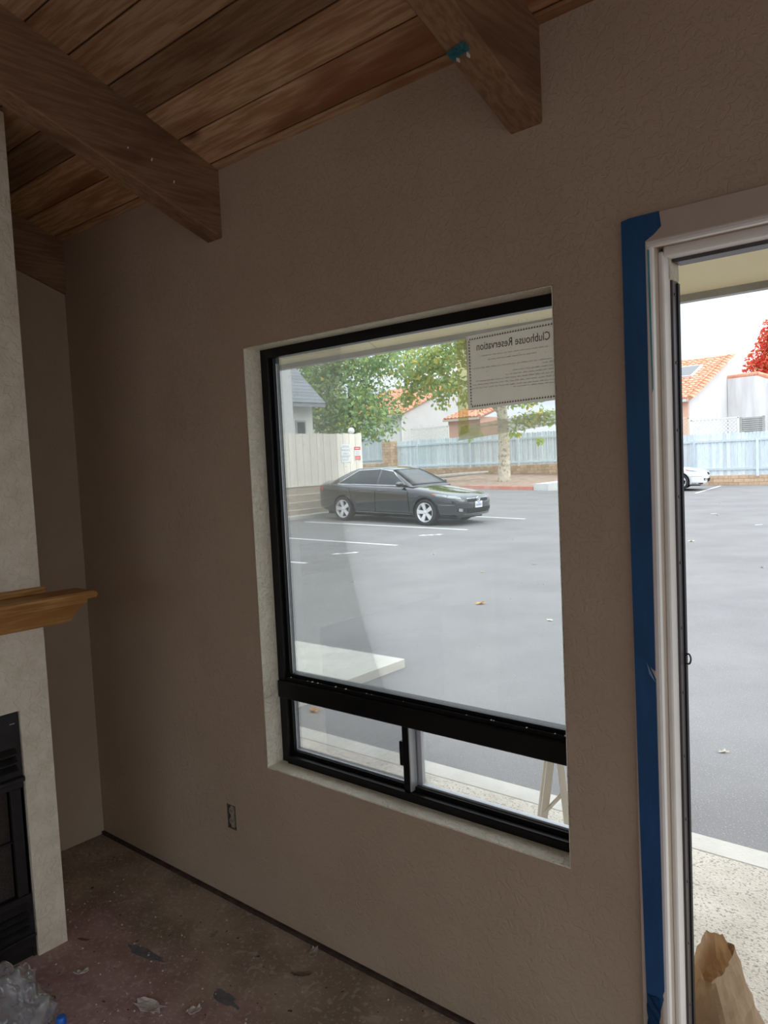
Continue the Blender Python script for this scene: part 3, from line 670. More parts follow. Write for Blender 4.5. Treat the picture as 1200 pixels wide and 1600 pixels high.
tag(bx('side_walk', CONC2, (-9.0, -3.88, 1.485, 3.09, -.30, -.03), bev=.004), 'pale concrete pad jutting into the lot', kind='structure')

# leaves on the lot
def leafmesh(nm, m, s_=.06):
    bmq = B(); rg = random.Random(5); pts = []
    for k in range(15):
        an = k*2*math.pi/15; r = s_*(1 if k % 3 == 0 else .55)*(.8+.3*rg.random()); pts.append(bmq.verts.new((r*math.cos(an), r*math.sin(an), .006+.35*r*abs(math.sin(an*1.5+.4)))))
    c = bmq.verts.new((0, 0, .004))
    for k in range(15): bmq.faces.new((pts[k], pts[(k+1) % 15], c))
    bmesh.ops.solidify(bmq, geom=bmq.faces[:], thickness=.001)
    return mesh_of(nm, bmq, m)
LO = leafmesh('fallen_leaf', mat('orange_leaf', (.62, .30, .06, 1), (.72, .45, .14, 1), scale=20, rough=.8), .075)
LP = leafmesh('fallen_leaf', mat('pale_leaf', (.62, .58, .46, 1), (.72, .68, .56, 1), scale=20, rough=.8), .07)
tag(inst('fallen_leaf', LO, (-4.795, 5.63, gz(0)), rotz=.4), 'orange fallen leaf alone on the asphalt beyond the large pane', 'leaf', 'fallen leaves')
tag(inst('fallen_leaf', LO, (-3.72, 1.90, gz(0)), rotz=1.9, scale=(.75, .75, .75)), 'orange fallen leaf on the asphalt beside the concrete walk', 'leaf', 'fallen leaves')
tag(inst('fallen_leaf', LP, (-1.274, 2.621, gz(0)), rotz=.4, scale=(.5, .35, .6)), 'pale curled leaf on the asphalt beyond the doorway kerb', 'leaf', 'fallen leaves')
for x, y in ((-3.683, 5.2), (-5.79, 8.67), (-6.1, 7.7), (-9.32, 7.5), (-13.0, 11.9), (-12.29, 11.5), (-10.4, 14.5), (-5.8, 17.7), (-2.77, 9.49), (-4.6, 12.2), (-3.4, 7.1), (-7.3, 6.2), (-8.1, 9.2), (-7.0, 22.0)):
    tag(inst('fallen_leaf', LP, (x, y, gz(x)), rotz=random.uniform(0, 6), scale=(.6, .6, .6) if y < 12 else (1.0, 1.0, 1.0)), 'small pale dry leaf scattered on the asphalt lot', 'leaf', 'pale leaves scattered on the lot')

# ================================================================== OUTSIDE: FENCES AND WALLS
BLUEF = mat('blue_fence_wood', (.63, .73, .78, 1), (.76, .83, .86, 1), scale=3, rough=.85, stretch=(6, 6, 1), rnd=.14, c3=(.42, .46, .46, 1), s3=14, lo3=.64, hi3=.72)
CREAMF = mat('cream_fence_wood', (.80, .75, .64, 1), (.87, .83, .73, 1), scale=3, rough=.85, stretch=(6, 6, 1), rnd=.06)
BLOCK = mat('tan_block', (.55, .38, .24, 1), (.66, .48, .33, 1), scale=5, rough=.95, rnd=.14, bump=.3, bscale=30)
MORT = mat('mortar', (.45, .36, .28, 1), rough=.95)
TIMB = mat('retaining_timber', (.40, .33, .25, 1), (.52, .45, .35, 1), scale=4, rough=.95, stretch=(4, 1, 6), rnd=.08, bump=.5, bscale=25)
# far pale-blue board fence on a low block wall, in two level runs
def blue_fence(x0, x1, ztop, zrail, zlow, zwall, zbase, y, label, wlabel, px=()):
    f = empty('board_fence', ((x0+x1)/2, y, zwall), label, 'fence', 'pale blue fences')
    n = int((x1-x0)/.146); h = ztop-zwall+.01
    meshes = []
    for k in range(4):
        bq = B(); prism(bq, [(-.0645, 0), (.0645, 0), (.0645, h-.03-.01*k), (.045, h-.004*k), (-.045, h-.002*k), (-.0645, h-.03)], 'y', -.010, .010); meshes.append(mesh_of('board', bq, BLUEF))
    for i in range(n):
        inst('board', meshes[random.randrange(4)], (x0+(i+.5)*(x1-x0)/n, y+.025+.010*(i % 2)+random.uniform(-.003, .003), zwall-.005+random.uniform(-.015, .02)), f)
    bx('rail', BLUEF, (x0, x1, y-.03, y+.016, zrail-.045, zrail+.045), f); bx('rail', BLUEF, (x0, x1, y-.03, y+.016, zlow-.045, zlow+.045), f)
    for x in px: bx('post', BLUEF, (x-.05, x+.05, y-.075, y+.012, zwall-.06, zrail+.045), f)
    w_ = empty('block_wall', ((x0+x1)/2, y+.05, zbase-.25), wlabel, 'wall', 'block walls under the fences')
    bx('wall_core', MORT, (x0, x1, y-.045, y+.145, zbase-.25, zwall-.012), w_)
    bm_ = mesh_of('block', box(B(), -.193, .193, -.01, .01, 0, .142, bev=.006), BLOCK)
    nr = int(round((zwall-zbase+.25)/.152))
    for r in range(nr):
        z = zwall-.002-(r+1)*.152; off = .2*(r % 2)
        x = x0+.2-off
        while x < x1+.01:
            inst('block', bm_, (x, y-.05, z), w_, scale=None) if x0+.18 < x < x1-.18 else None
            x += .4
    return f
blue_fence(-27.68, -14.6, 2.69, 2.41, 1.24, 1.10, .38, 32.4, 'pale blue board fence behind the spotted tree trunk', 'tan block wall under the fence behind the tree', (-26.17, -22.67, -19.73, -16.8))
blue_fence(-14.5, -5.2, 2.10, 1.78, .585, .33, -.12, 32.4, 'pale blue board fence behind the white car', 'tan block wall under the fence behind the white car', (-13.6, -11.09, -8.55, -6.0))
# taller grey-blue panel and brick pier at the left end
GP = mat('grey_panel_wood', (.52, .58, .60, 1), (.62, .67, .68, 1), scale=3, rough=.85, stretch=(6, 6, 1), rnd=.07)
gf = empty('fence_panel', (-29.4, 32.1, 1.5), 'taller grey fence panel left of the brick pier', 'fence')
gm = mesh_of('board', box(B(), -.066, .066, -.01, .01, 0, 1.78), GP)
for i in range(15): inst('board', gm, (-30.40+i*.138, 32.12, 1.52+random.uniform(-.02, .03)), gf)
bx('rail', GP, (-30.4, -28.37, 32.06, 32.11, 2.86, 2.94), gf); bx('rail', GP, (-30.4, -28.37, 32.06, 32.11, 1.66, 1.74), gf)
def brick_box(name, x0, x1, y0, y1, z0, z1, lab, cat, bw=.4, bh=.155):
    w_ = empty(name, ((x0+x1)/2, (y0+y1)/2, z0), lab, cat)
    bx('core', MORT, (x0, x1, y0, y1, z0, z1), w_)
    bm_ = mesh_of('brick', box(B(), 0, bw-.014, -.012, .002, 0, bh-.014, bev=.004), BLOCK); bs = mesh_of('brick', box(B(), -.002, .012, 0, bw-.014, 0, bh-.014, bev=.004), BLOCK)
    r = 0; z = z0
    while z < z1-.08:
        x = x0-(bw/2 if r % 2 else 0)
        while x < x1-.05:
            a = max(x, x0); e = min(x+bw, x1)
            if e-a > .06: inst('brick', bm_, (a+.007, y0, z+.007), w_, scale=((e-a-.014)/(bw-.014), 1, 1))
            x += bw
        yy = y0-(bw/2 if r % 2 else 0)
        while yy < y1-.05:
            a = max(yy, y0); e = min(yy+bw, y1)
            if e-a > .06: inst('brick', bs, (x1, a+.007, z+.007), w_, scale=(1, (e-a-.014)/(bw-.014), 1))
            yy += bw
        z += bh; r += 1
    return w_
brick_box('brick_pier', -28.36, -27.74, 31.9, 32.5, .40, 2.72, 'tan brick pier at the end of the blue fence', 'pier')
brick_box('low_wall', -30.6, -28.40, 32.02, 32.3, .40, 1.50, 'brick base wall under the grey fence panel', 'wall')

# cream board fence on a timber retaining wall, behind the black car
CX = -16.0
rw = empty('retaining_wall', (CX-.1, 13.0, gz(CX)-.2), 'weathered timber retaining wall behind the black car', 'wall')
zb = gz(CX)+.03
for k in range(4):
    bx('timber', TIMB, (CX-.32, CX-.035*k+.06, 8.0, 16.36, zb+k*.213, zb+k*.213+.205), rw, bev=.012)
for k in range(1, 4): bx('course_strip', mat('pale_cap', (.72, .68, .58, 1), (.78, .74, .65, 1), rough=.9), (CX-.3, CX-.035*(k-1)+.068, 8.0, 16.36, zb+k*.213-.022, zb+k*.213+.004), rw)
bx('wall_cap', mat('pale_cap', (.72, .68, .58, 1), (.78, .74, .65, 1), rough=.9), (CX-.32, CX-.02, 8.0, 16.36, zb+.852, zb+.885), rw)
tag(bx('wheel_kerb', CONC2, (CX+.07, CX+.34, 8.0, 16.3, gz(CX)-.1, gz(CX)+.10), bev=.02), 'concrete kerb at the foot of the timber wall', 'kerb')
cf = empty('board_fence', (CX-.1, 13.0, zb+.885), 'cream vertical board fence standing on the timber wall', 'fence')
cm_ = mesh_of('board', box(B(), -.010, .010, -.0655, .0655, 0, 1.495), CREAMF)
for i in range(57): inst('board', cm_, (CX-.068+.010*(i % 2)+random.uniform(-.003, .001), 16.27-i*.141, zb+.883+random.uniform(-.008, .012)), cf)
bx('rail', CREAMF, (CX-.11, CX-.07, 8.3, 16.3, zb+1.0, zb+1.09), cf); bx('rail', CREAMF, (CX-.11, CX-.07, 8.3, 16.3, zb+2.1, zb+2.19), cf)
bx('end_post', CREAMF, (CX-.15, CX-.06, 16.25, 16.36, zb+.88, zb+2.40), cf)
# signs on it
SW = mat('sign_white', (.84, .86, .85, 1), rough=.4); SR = mat('sign_red', (.72, .07, .06, 1), rough=.4); SG = mat('sign_grey_ink', (.22, .27, .27, 1), rough=.6)
SRX = Matrix.Rotation(math.pi/2, 4, 'Z') @ Matrix.Rotation(math.pi/2, 4, 'X')
s1 = bx('parking_sign', SW, (CX-.0468, CX-.042, 15.38, 15.80, 1.62, 2.17), bev=.003); tag(s1, 'white parking sign with dark lettering on the cream fence', 'sign')
for k, (wd, z) in enumerate((('VISITOR', 2.09), ('PARKING', 1.985), ('ONLY', 1.88))): text(wd, .095, CX-.0415, z, 15.59, SG, s1, rot=SRX)
bx('sign_line', SG, (CX-.042, CX-.041, 15.39, 15.79, 1.815, 1.825), s1)
bmq = B()
for z, a, b2 in ((1.785, .06, .9), (1.755, .1, .8), (1.70, .1, .75), (1.67, .12, .7)):
    y = 15.38+a*.42
    while y < 15.38+b2*.42: box(bmq, CX-.042, CX-.0412, y, y+.018, z, z+.014); y += .026
obj('small_lettering', bmq, SG, s1)
s2 = bx('warning_sign', SW, (CX-.0468, CX-.042, 15.98, 16.27, 1.66, 2.10), bev=.003); tag(s2, 'small red and white warning sign at the cream fence end', 'sign')
bx('red_band', SR, (CX-.042, CX-.0405, 15.985, 16.265, 1.985, 2.085), s2); bx('red_panel', SR, (CX-.042, CX-.0405, 16.01, 16.255, 1.675, 1.805), s2)
bmq = B()
for z, h in ((2.02, .03), (1.765, .012), (1.735, .012), (1.705, .012)):
    y = 16.03
    while y < 16.22: box(bmq, CX-.0405, CX-.0398, y, y+.022, z, z+h); y += .032
obj('white_lettering', bmq, SW, s2)
bmq = B()
for z in (1.93, 1.885, 1.845):
    y = 16.03
    while y < 16.2: box(bmq, CX-.042, CX-.041, y, y+.016, z, z+.016); y += .024
obj('small_lettering', bmq, SG, s2)
# globe lamp
lp = empty('globe_lamp', (CX-.42, 16.30, gz(CX)), 'white globe lamp on a post behind the cream fence corner', 'lamp')
obj('globe', lathe(B(), [(.001, 0)]+[(.105*math.sin(a), .105-.105*math.cos(a)) for a in [k*math.pi/12 for k in range(1, 12)]]+[(.001, .21)], 20, 'z', (CX-.42, 16.30, 2.50)), mat('globe_white', (.85, .86, .85, 1), rough=.25), lp, smooth=True)
obj('collar', lathe(B(), [(.05, 0), (.06, .02), (.045, .04)], 14, 'z', (CX-.42, 16.30, 2.47)), mat('grey_metal', (.25, .26, .27, 1), rough=.5), lp)
obj('post', tube(B(), [(CX-.42, 16.30, gz(CX)-.05), (CX-.42, 16.30, 2.49)], .035, 10), MATS['grey_metal'], lp)

# planting island with the red kerb
isl = empty('planting_island', (-18.6, 29.6, .2), 'soil planting island edged by a red painted kerb', 'island')
SOIL = mat('bare_soil', (.30, .21, .15, 1), (.42, .31, .24, 1), scale=3, rough=.95, bump=.6, bscale=14)
bq = B(); gx = [-23.6, -22, -20, -18.5, -17.4, -16.6, -16.2]; gy = [27.1, 28.2, 29.5, 31, 32.30]
hh = {(i, j): bq.verts.new((x, y, gz(x)+.05+.075*(y-27)+random.uniform(-.02, .03)*(j > 0))) for i, x in enumerate(gx) for j, y in enumerate(gy)}
for i in range(len(gx)-1):
    for j in range(len(gy)-1): bq.faces.new((hh[i, j], hh[i+1, j], hh[i+1, j+1], hh[i, j+1]))
r_ = bmesh.ops.extrude_face_region(bq, geom=bq.faces[:])
for v in [g for g in r_['geom'] if isinstance(g, bmesh.types.BMVert)]: v.co.z -= .5
obj('soil', bq, SOIL, isl, smooth=True)
bq = B(); prism(bq, [(-23.7, 27.0), (-16.0, 26.95), (-16.0, 27.12), (-23.7, 27.17)], 'z', -.1, 0)
for v in bq.verts: v.co.z = gz(v.co.x)+(.15 if v.co.z > -.05 else -.1)
obj('red_kerb', bq, mat('red_kerb_paint', (.62, .23, .17, 1), (.70, .36, .28, 1), scale=2, rough=.8), isl)
slabm = mat('pale_slab', (.62, .63, .60, 1), (.72, .72, .69, 1), scale=3, rough=.9)
bq = B(); prism(bq, [(-15.9, 26.9), (-14.9, 27.9), (-14.2, 27.9), (-15.2, 26.85)], 'z', 0, 1)
for v in bq.verts: v.co.z = (gz(-15)+.30+.10*(v.co.y-26.9)) if v.co.z > .5 else gz(-15)-.1
tag(obj('concrete_ramp', bq, slabm), 'tilted pale concrete slab at the end of the red kerb', 'slab')
tag(obj('log', tube(B(), [(-23.6, 27.9, .62), (-21.3, 29.3, .78), (-20.2, 30.2, .84)], [.10, .09, .05], 8), mat('grey_log', (.42, .40, .35, 1), (.55, .53, .48, 1), scale=8, rough=.95), smooth=True), 'pale grey log lying on the soil behind the black car', 'log')

# lattice panels behind the fences
LATW = mat('white_lattice', (.82, .81, .76, 1), rough=.8)
def lattice(x0, x1, z0, z1, y, m, lab, sp=.16, wd=.05):
    l_ = empty('lattice_panel', ((x0+x1)/2, y, z0), lab, 'lattice', 'lattice panels behind the fences')
    bq = B(); n = int((x1-x0+z1-z0)/sp)
    for sg in (1, -1):
        for i in range(n+1):
            o_ = i*sp; h = z1-z0
            a = (x0+o_-h, z0), (x0+o_, z1)
            # clip to x-range
            (xa, za), (xb, zb_) = a
            if xb <= x0 or xa >= x1: continue
            if xa < x0: za += x0-xa; xa = x0
            if xb > x1: zb_ -= xb-x1; xb = x1
            if sg < 0: xa, xb = x0+x1-xa, x0+x1-xb
            prism(bq, [(xa-wd/2, za), (xa+wd/2, za), (xb+wd/2, zb_), (xb-wd/2, zb_)], 'y', y+(.0 if sg > 0 else .012), y+.011+(.0 if sg > 0 else .012))
    tag(obj('lattice_strips', bq, m, l_), kind='stuff')
    bx('lattice_frame', m, (x0-.02, x1+.02, y-.012, y+.035, z1-.03, z1+.03), l_); bx('lattice_frame', m, (x0-.02, x1+.02, y-.012, y+.035, z0-.03, z0+.03), l_)
    for x in (x0, x1): bx('lattice_post', m, (x-.03, x+.03, y-.012, y+.04, z0-2.5, z1), l_)
lattice(-27.2, -24.6, 2.55, 3.38, 33.2, LATW, 'white lattice panel in front of the white gabled house')
lattice(-11.46, -9.5, 1.9, 2.76, 33.2, LATW, 'white lattice panel in front of the bright stucco wall')
lattice(-12.9, -11.58, 1.9, 2.88, 33.2, mat('tan_lattice', (.78, .62, .48, 1), rough=.8), 'peach lattice panel beside the pink house wall')
sc_ = empty('louver_screen', (-8.9, 33.3, 1.6), 'grey slatted screen standing behind the blue fence', 'screen')
GS = mat('grey_screen', (.36, .36, .34, 1), (.46, .46, .43, 1), rough=.7)
for x in (-9.42, -8.52): bx('screen_post', GS, (x-.05, x+.05, 33.25, 33.35, 1.5, 2.76), sc_)
for k in range(8): bx('slat', GS, (-9.37, -8.57, 33.28, 33.31, 2.06+k*.085, 2.125+k*.085), sc_)
bx('screen_back', mat('screen_back', (.60, .58, .55, 1), rough=.8), (-9.37, -8.57, 33.33, 33.35, 2.0, 2.74), sc_)

# ================================================================== HOUSES
STW = mat('white_stucco', (.62, .62, .61, 1), (.67, .67, .66, 1), scale=1.2, rough=.95, bump=.15, bscale=40)
STC = mat('cream_stucco', (.76, .76, .70, 1), (.82, .82, .77, 1), scale=1.2, rough=.95)
PINK = mat('pink_stucco', (.78, .47, .36, 1), (.84, .55, .44, 1), scale=1.2, rough=.95)
TERR = mat('terracotta_tile', (.68, .26, .145, 1), (.79, .41, .28, 1), scale=3, rough=.8, c3=(.55, .19, .10, 1), s3=5, lo3=.56, hi3=.68)
SHIN = mat('grey_shingle', (.27, .30, .33, 1), (.36, .39, .42, 1), scale=5, rough=.9, stretch=(1, 2, 3), rnd=.10)
GREYT = mat('grey_trim', (.42, .45, .47, 1), rough=.6)
def tile_roof(par, x0, x1, y0, z0, y1, z1, tw=.26, tl=.42):
    """barrel tiles on a slope rising along +y: each tile a curved shell lapping the next; one joined part"""
    Ls = math.hypot(y1-y0, z1-z0); d = Vector((0, y1-y0, z1-z0))/Ls; nrm = Vector((0, -d.z, d.y)); nr = int(Ls/tl); nc = int((x1-x0)/tw)
    bq = B()
    for r in range(nr+1):
        for c in range(nc+1):
            if c == 0 and False: continue
            xc = x0+(c+.5)*tw
            base = Vector((xc, y0, z0))+d*(r*tl); e = random.uniform(-.012, .012)
            ring = []
            for s_ in (0, 1):
                q = base+d*(s_*tl*1.08)+nrm*(.035*(1-s_)+.01)
                ring.append([bq.verts.new(q+Vector((tw*.5*math.cos(a)+e, 0, 0))+nrm*(.085*math.sin(a))) for a in (math.pi, math.pi*.72, math.pi*.5, math.pi*.28, 0)])
            for k in range(4): bq.faces.new((ring[0][k], ring[0][k+1], ring[1][k+1], ring[1][k]))
            bq.faces.new(ring[0])
    o = obj('roof_tiles', bq, TERR, par, recalc=False); tag(o, kind='stuff')
    bq = B(); prism(bq, [(y0-.05, z0-.12), (y1+.05, z1-.12), (y1+.05, z1+.005), (y0-.05, z0+.005)], 'x', x0, x1); obj('roof_deck', bq, mat('roof_underside', (.60, .48, .40, 1), rough=.9), par)
    rk = B()                                          # rake tiles down the gable edge
    n = int(Ls/tl)+1
    for r in range(n):
        q = Vector((x1+.02, y0, z0))+d*(r*tl)+nrm*.03; lathe_pts = [q+nrm*.04, q+d*(tl*1.1)]
        tube(rk, lathe_pts, [.12, .095], 8)
    o = obj('rake_tiles', rk, TERR, par, smooth=False); tag(o, kind='stuff')
# white gabled house behind the plane tree
h = empty('house', (-31, 37, .3), 'white gabled house with red barrel-tile roof behind the trees', 'house')
HX = -29.0
obj('gable_wall', prism(B(), [(34.62, .2), (43.5, .2), (43.5, 5.8), (39.6+.8, 6.35), (34.62, 4.36)], 'x', HX-.2, HX), STW, h)
bx('side_wall', STC, (HX-6, HX-.2, 34.62, 34.8, .2, 4.34), h)
bx('corner_board', STC, (HX-.02, HX+.012, 34.60, 34.68, .3, 4.36), h)
tile_roof(h, HX-6, HX+.1, 34.35, 4.36, 40.4, 6.48)
bx('gutter', GREYT, (HX-6, HX+.05, 34.22, 34.34, 4.22, 4.32), h)
# terracotta-pink outbuilding
h2 = empty('outbuilding', (-25.4, 37, .3), 'small pinkish-brown outbuilding right of the white gable', 'building')
bx('wall', mat('brown_pink_stucco', (.60, .36, .27, 1), (.66, .42, .33, 1), rough=.95), (-26.55, -24.3, 36.0, 38.5, .2, 3.92), h2)
tile_roof(h2, -26.75, -24.2, 35.75, 3.88, 38.0, 4.5)
# grey-roofed house at the left
h3 = empty('house', (-21, 16.5, .3), 'white house with grey shingle roof and chimney behind the cream fence', 'house')
bx('chimney', STW, (-20.0, -18.9, 14.6, 16.17, .2, 6.6), h3)
bx('wall', STC, (-24, -19.6, 14.2, 17.76, .2, 3.75), h3)
wn = bx('window_frame', GREYT, (-19.6, -19.56, 16.90, 17.38, 2.3, 3.16), h3); bx('pane', mat('house_glass', (.06, .075, .08, 1), rough=.06), (-19.57, -19.55, 16.96, 17.32, 2.35, 3.10), wn)
bq = B(); rise = .96; Lr = 2.6
prism(bq, [(-19.07, 3.60), (-19.07, 3.72), (-19.07-Lr, 3.72+Lr*rise), (-19.07-Lr, 3.60+Lr*rise)], 'y', 14.2, 17.90)
obj('roof', bq, mat('roof_fascia', (.33, .36, .39, 1), rough=.8), h3)
sm = mesh_of('shingle_course', box(B(), 0, .235, -1.86, 1.87, 0, .014), SHIN)
for k in range(17):
    o = inst('shingle_course', sm, (0, 0, 0), h3); a = math.atan(rise)
    o.matrix_local = Matrix.Translation(Vector((-19.05-k*.19*math.cos(a), 16.05, 3.735+k*.19*math.sin(a)))-WL(h3)) @ Matrix.Rotation(-math.pi, 4, 'Z') @ Matrix.Rotation(-a+.05, 4, 'Y')
# house seen through the doorway
h4 = empty('house', (-15, 38, 0), 'pink-walled house with orange tile roof and white gable seen through the doorway', 'house')
GX = -12.3
obj('gable_wall', prism(B(), [(35.5, -.2), (41.75, -.2), (41.75, 6.10), (35.5, 3.76)], 'x', GX-.2, GX), STW, h4)
bx('front_wall', PINK, (GX-6, GX-.02, 35.42, 35.62, -.2, 3.76), h4)
tile_roof(h4, GX-6, GX+.06, 35.3, 3.84, 41.75, 6.24, .30, .40)
bx('gutter', STW, (GX-6, GX-.05, 35.12, 35.28, 3.72, 3.86), h4)
sk = B(); dS = Vector((0, 6.45, 2.4)).normalized(); nS = Vector((0, -dS.z, dS.y))
def sbox(bq, xa, xb, s0, s1, n0, n1):
    M_ = Matrix(((1, 0, 0, 0), (0, dS.y, nS.y, 35.3), (0, dS.z, nS.z, 3.84), (0, 0, 0, 1))); return box(bq, xa, xb, s0, s1, n0, n1, mtx=M_)
skl = obj('skylight', sbox(sk, -15.2, -13.1, 3.4, 5.3, .08, .20), STW, h4); obj('skylight_pane', sbox(B(), -15.1, -13.2, 3.5, 5.2, .20, .21), mat('skylight_glass', (.04, .05, .06, 1), rough=.12), skl)
h5 = empty('parapet_wall', (-9.5, 41.8, 0), 'streaked white parapet wall with orange tile coping seen through the doorway', 'wall')
obj('wall', prism(B(), [(-12.28, -.2), (-5, -.2), (-5, 2.6), (-10.82, 5.12), (-12.28, 5.10)], 'y', 41.5, 41.8), mat('streaked_stucco', (.70, .69, .68, 1), (.84, .84, .83, 1), scale=1.4, rough=.95, stretch=(2, 1, .25)), h5)
bq = B(); tube(bq, [(-12.3, 41.65, 5.16), (-10.82, 41.65, 5.22)], .13, 10); obj('coping', bq, TERR, h5)
bq = B(); tube(bq, [(-10.82, 41.65, 5.22), (-5, 41.65, 2.70)], .13, 10); obj('coping', bq, TERR, h5)
bq = B()
for k in range(9): box(bq, -10.30, -10.22, 41.485, 41.5, 3.65+k*.12, 3.70+k*.12)
obj('vent_slots', bq, GREYT, h5)

# ================================================================== TREES
def tree(name, lab, base, trunk_pts, trunk_r, blobs, n, size, cols, trunk_m, seed, shell=.55, group=None, branches=()):
    rg = random.Random(seed)
    r_ = empty(name, base, lab, 'tree', group)
    obj('trunk', tube(B(), trunk_pts, trunk_r, 10), trunk_m, r_, smooth=True)
    for pts, rr in branches: obj('branch', tube(B(), pts, rr, 6), trunk_m, r_, smooth=True)
    vol = [b2[1][0]*b2[1][1]*b2[1][2] for b2 in blobs]; tot = sum(vol)
    for ci, (cm, share) in enumerate(cols):
        bq = B()
        for k in range(int(n*share)):
            x = rg.uniform(0, tot); bi = 0
            while x > vol[bi]: x -= vol[bi]; bi += 1
            c, rad = blobs[bi]
            d = Vector((rg.gauss(0, 1), rg.gauss(0, 1), rg.gauss(0, 1))).normalized()
            rr = (shell+(1-shell)*rg.random())
            P = Vector(c)+Vector((d.x*rad[0], d.y*rad[1], d.z*rad[2]))*rr*(1+.22*noise.noise(d*2.3+Vector(c)))
            nrm = (d*.6+Vector((rg.gauss(0, .6), rg.gauss(0, .6), rg.gauss(.4, .5)))).normalized()
            a = nrm.orthogonal().normalized(); a = (Matrix.Rotation(rg.uniform(0, 6.28), 3, nrm) @ a); b2 = nrm.cross(a)
            s_ = size*rg.uniform(.6, 1.25)
            v = [bq.verts.new(P+a*s_*.9), bq.verts.new(P+b2*s_*.45+a*.1*s_), bq.verts.new(P-a*s_*.8), bq.verts.new(P-b2*s_*.45+a*.1*s_), ]
            m_ = nrm*s_*.18; v[1].co -= m_; v[3].co -= m_
            bq.faces.new((v[0], v[1], v[2])); bq.faces.new((v[0], v[2], v[3]))
        o = obj('foliage', bq, cm, r_, recalc=False); tag(o, kind='stuff')
    return r_
def leafm(name, c1, c2):
    m = bpy.data.materials.new(name); m.use_nodes = True; t = m.node_tree; t.nodes.clear(); L = t.links.new; MATS[name] = m
    o = N(t, 'ShaderNodeOutputMaterial'); g = N(t, 'ShaderNodeTexCoord'); n = N(t, 'ShaderNodeTexNoise'); n.inputs['Scale'].default_value = 2.2; L(g.outputs['Object'], n.inputs['Vector'])
    r = N(t, 'ShaderNodeValToRGB'); r.color_ramp.elements[0].position = .38; r.color_ramp.elements[1].position = .62; r.color_ramp.elements[0].color = c1; r.color_ramp.elements[1].color = c2; L(n.outputs['Fac'], r.inputs[0])
    d = N(t, 'ShaderNodeBsdfDiffuse'); tl = N(t, 'ShaderNodeBsdfTranslucent'); L(r.outputs[0], d.inputs[0]); L(r.outputs[0], tl.inputs[0]); x = N(t, 'ShaderNodeMixShader'); x.inputs[0].default_value = .4
    L(d.outputs[0], x.inputs[1]); L(tl.outputs[0], x.inputs[2]); L(x.outputs[0], o.inputs[0]); return m
LG = leafm('leaf_green', (.27, .42, .16, 1), (.43, .59, .26, 1)); LG2 = leafm('leaf_blue_green', (.22, .38, .18, 1), (.35, .52, .27, 1)); LY = leafm('leaf_yellow', (.62, .52, .10, 1), (.78, .66, .16, 1)); LYG = leafm('leaf_yellow_green', (.44, .54, .16, 1), (.58, .65, .24, 1))
LR = leafm('leaf_red', (.70, .07, .05, 1), (.82, .20, .12, 1)); LOr = leafm('leaf_orange', (.72, .40, .12, 1), (.80, .30, .14, 1))
BARK = mat('spotted_bark', (.52, .46, .36, 1), (.68, .62, .50, 1), scale=5, rough=.95, c3=(.36, .31, .24, 1), s3=7, lo3=.55, hi3=.6, bump=.3, bscale=20)
BARK2 = mat('dark_bark', (.12, .10, .07, 1), (.20, .16, .12, 1), scale=6, rough=.95)
tree('shade_tree', 'dense green tree standing behind the cream fence', (-24.8, 25.5, .3), [(-24.8, 25.5, .2), (-24.7, 25.5, 2.5), (-24.9, 25.6, 5)], [.22, .18, .08],
     [((-25.4, 25.6, 4.9), (2.5, 2.0, 2.1)), ((-24.1, 25.8, 3.9), (2.0, 1.6, 1.6)), ((-26.6, 25.6, 4.0), (1.6, 1.5, 1.5)), ((-26.6, 25.5, 6.6), (1.9, 1.6, 1.5)), ((-24.0, 25.9, 6.8), (2.0, 1.7, 1.4)), ((-22.6, 26.2, 6.2), (1.4, 1.3, .9)), ((-25.4, 25.6, 8.2), (2.6, 1.9, 1.3))],
     9500, .15, ((LG, .38), (LG2, .38), (LYG, .20), (LY, .04)), BARK2, 11, .45, 'trees beyond the lot')
plane_br = [([(-18.95, 29.5, 3.6), (-20.2, 29.0, 5.0), (-22.5, 28.6, 6.0)], [.13, .08, .03]), ([(-18.9, 29.5, 3.8), (-18.0, 29.2, 5.2), (-16.6, 29.0, 6.4)], [.14, .08, .03]),
            ([(-18.95, 29.5, 4.4), (-20.6, 28.8, 6.3), (-21.8, 28.5, 7.6)], [.10, .06, .03]), ([(-18.9, 29.4, 3.2), (-17.6, 28.9, 3.0), (-16.4, 28.6, 2.9)], [.05, .035, .02]), ([(-18.95, 29.4, 3.1), (-20.2, 28.7, 2.95)], [.05, .02])]
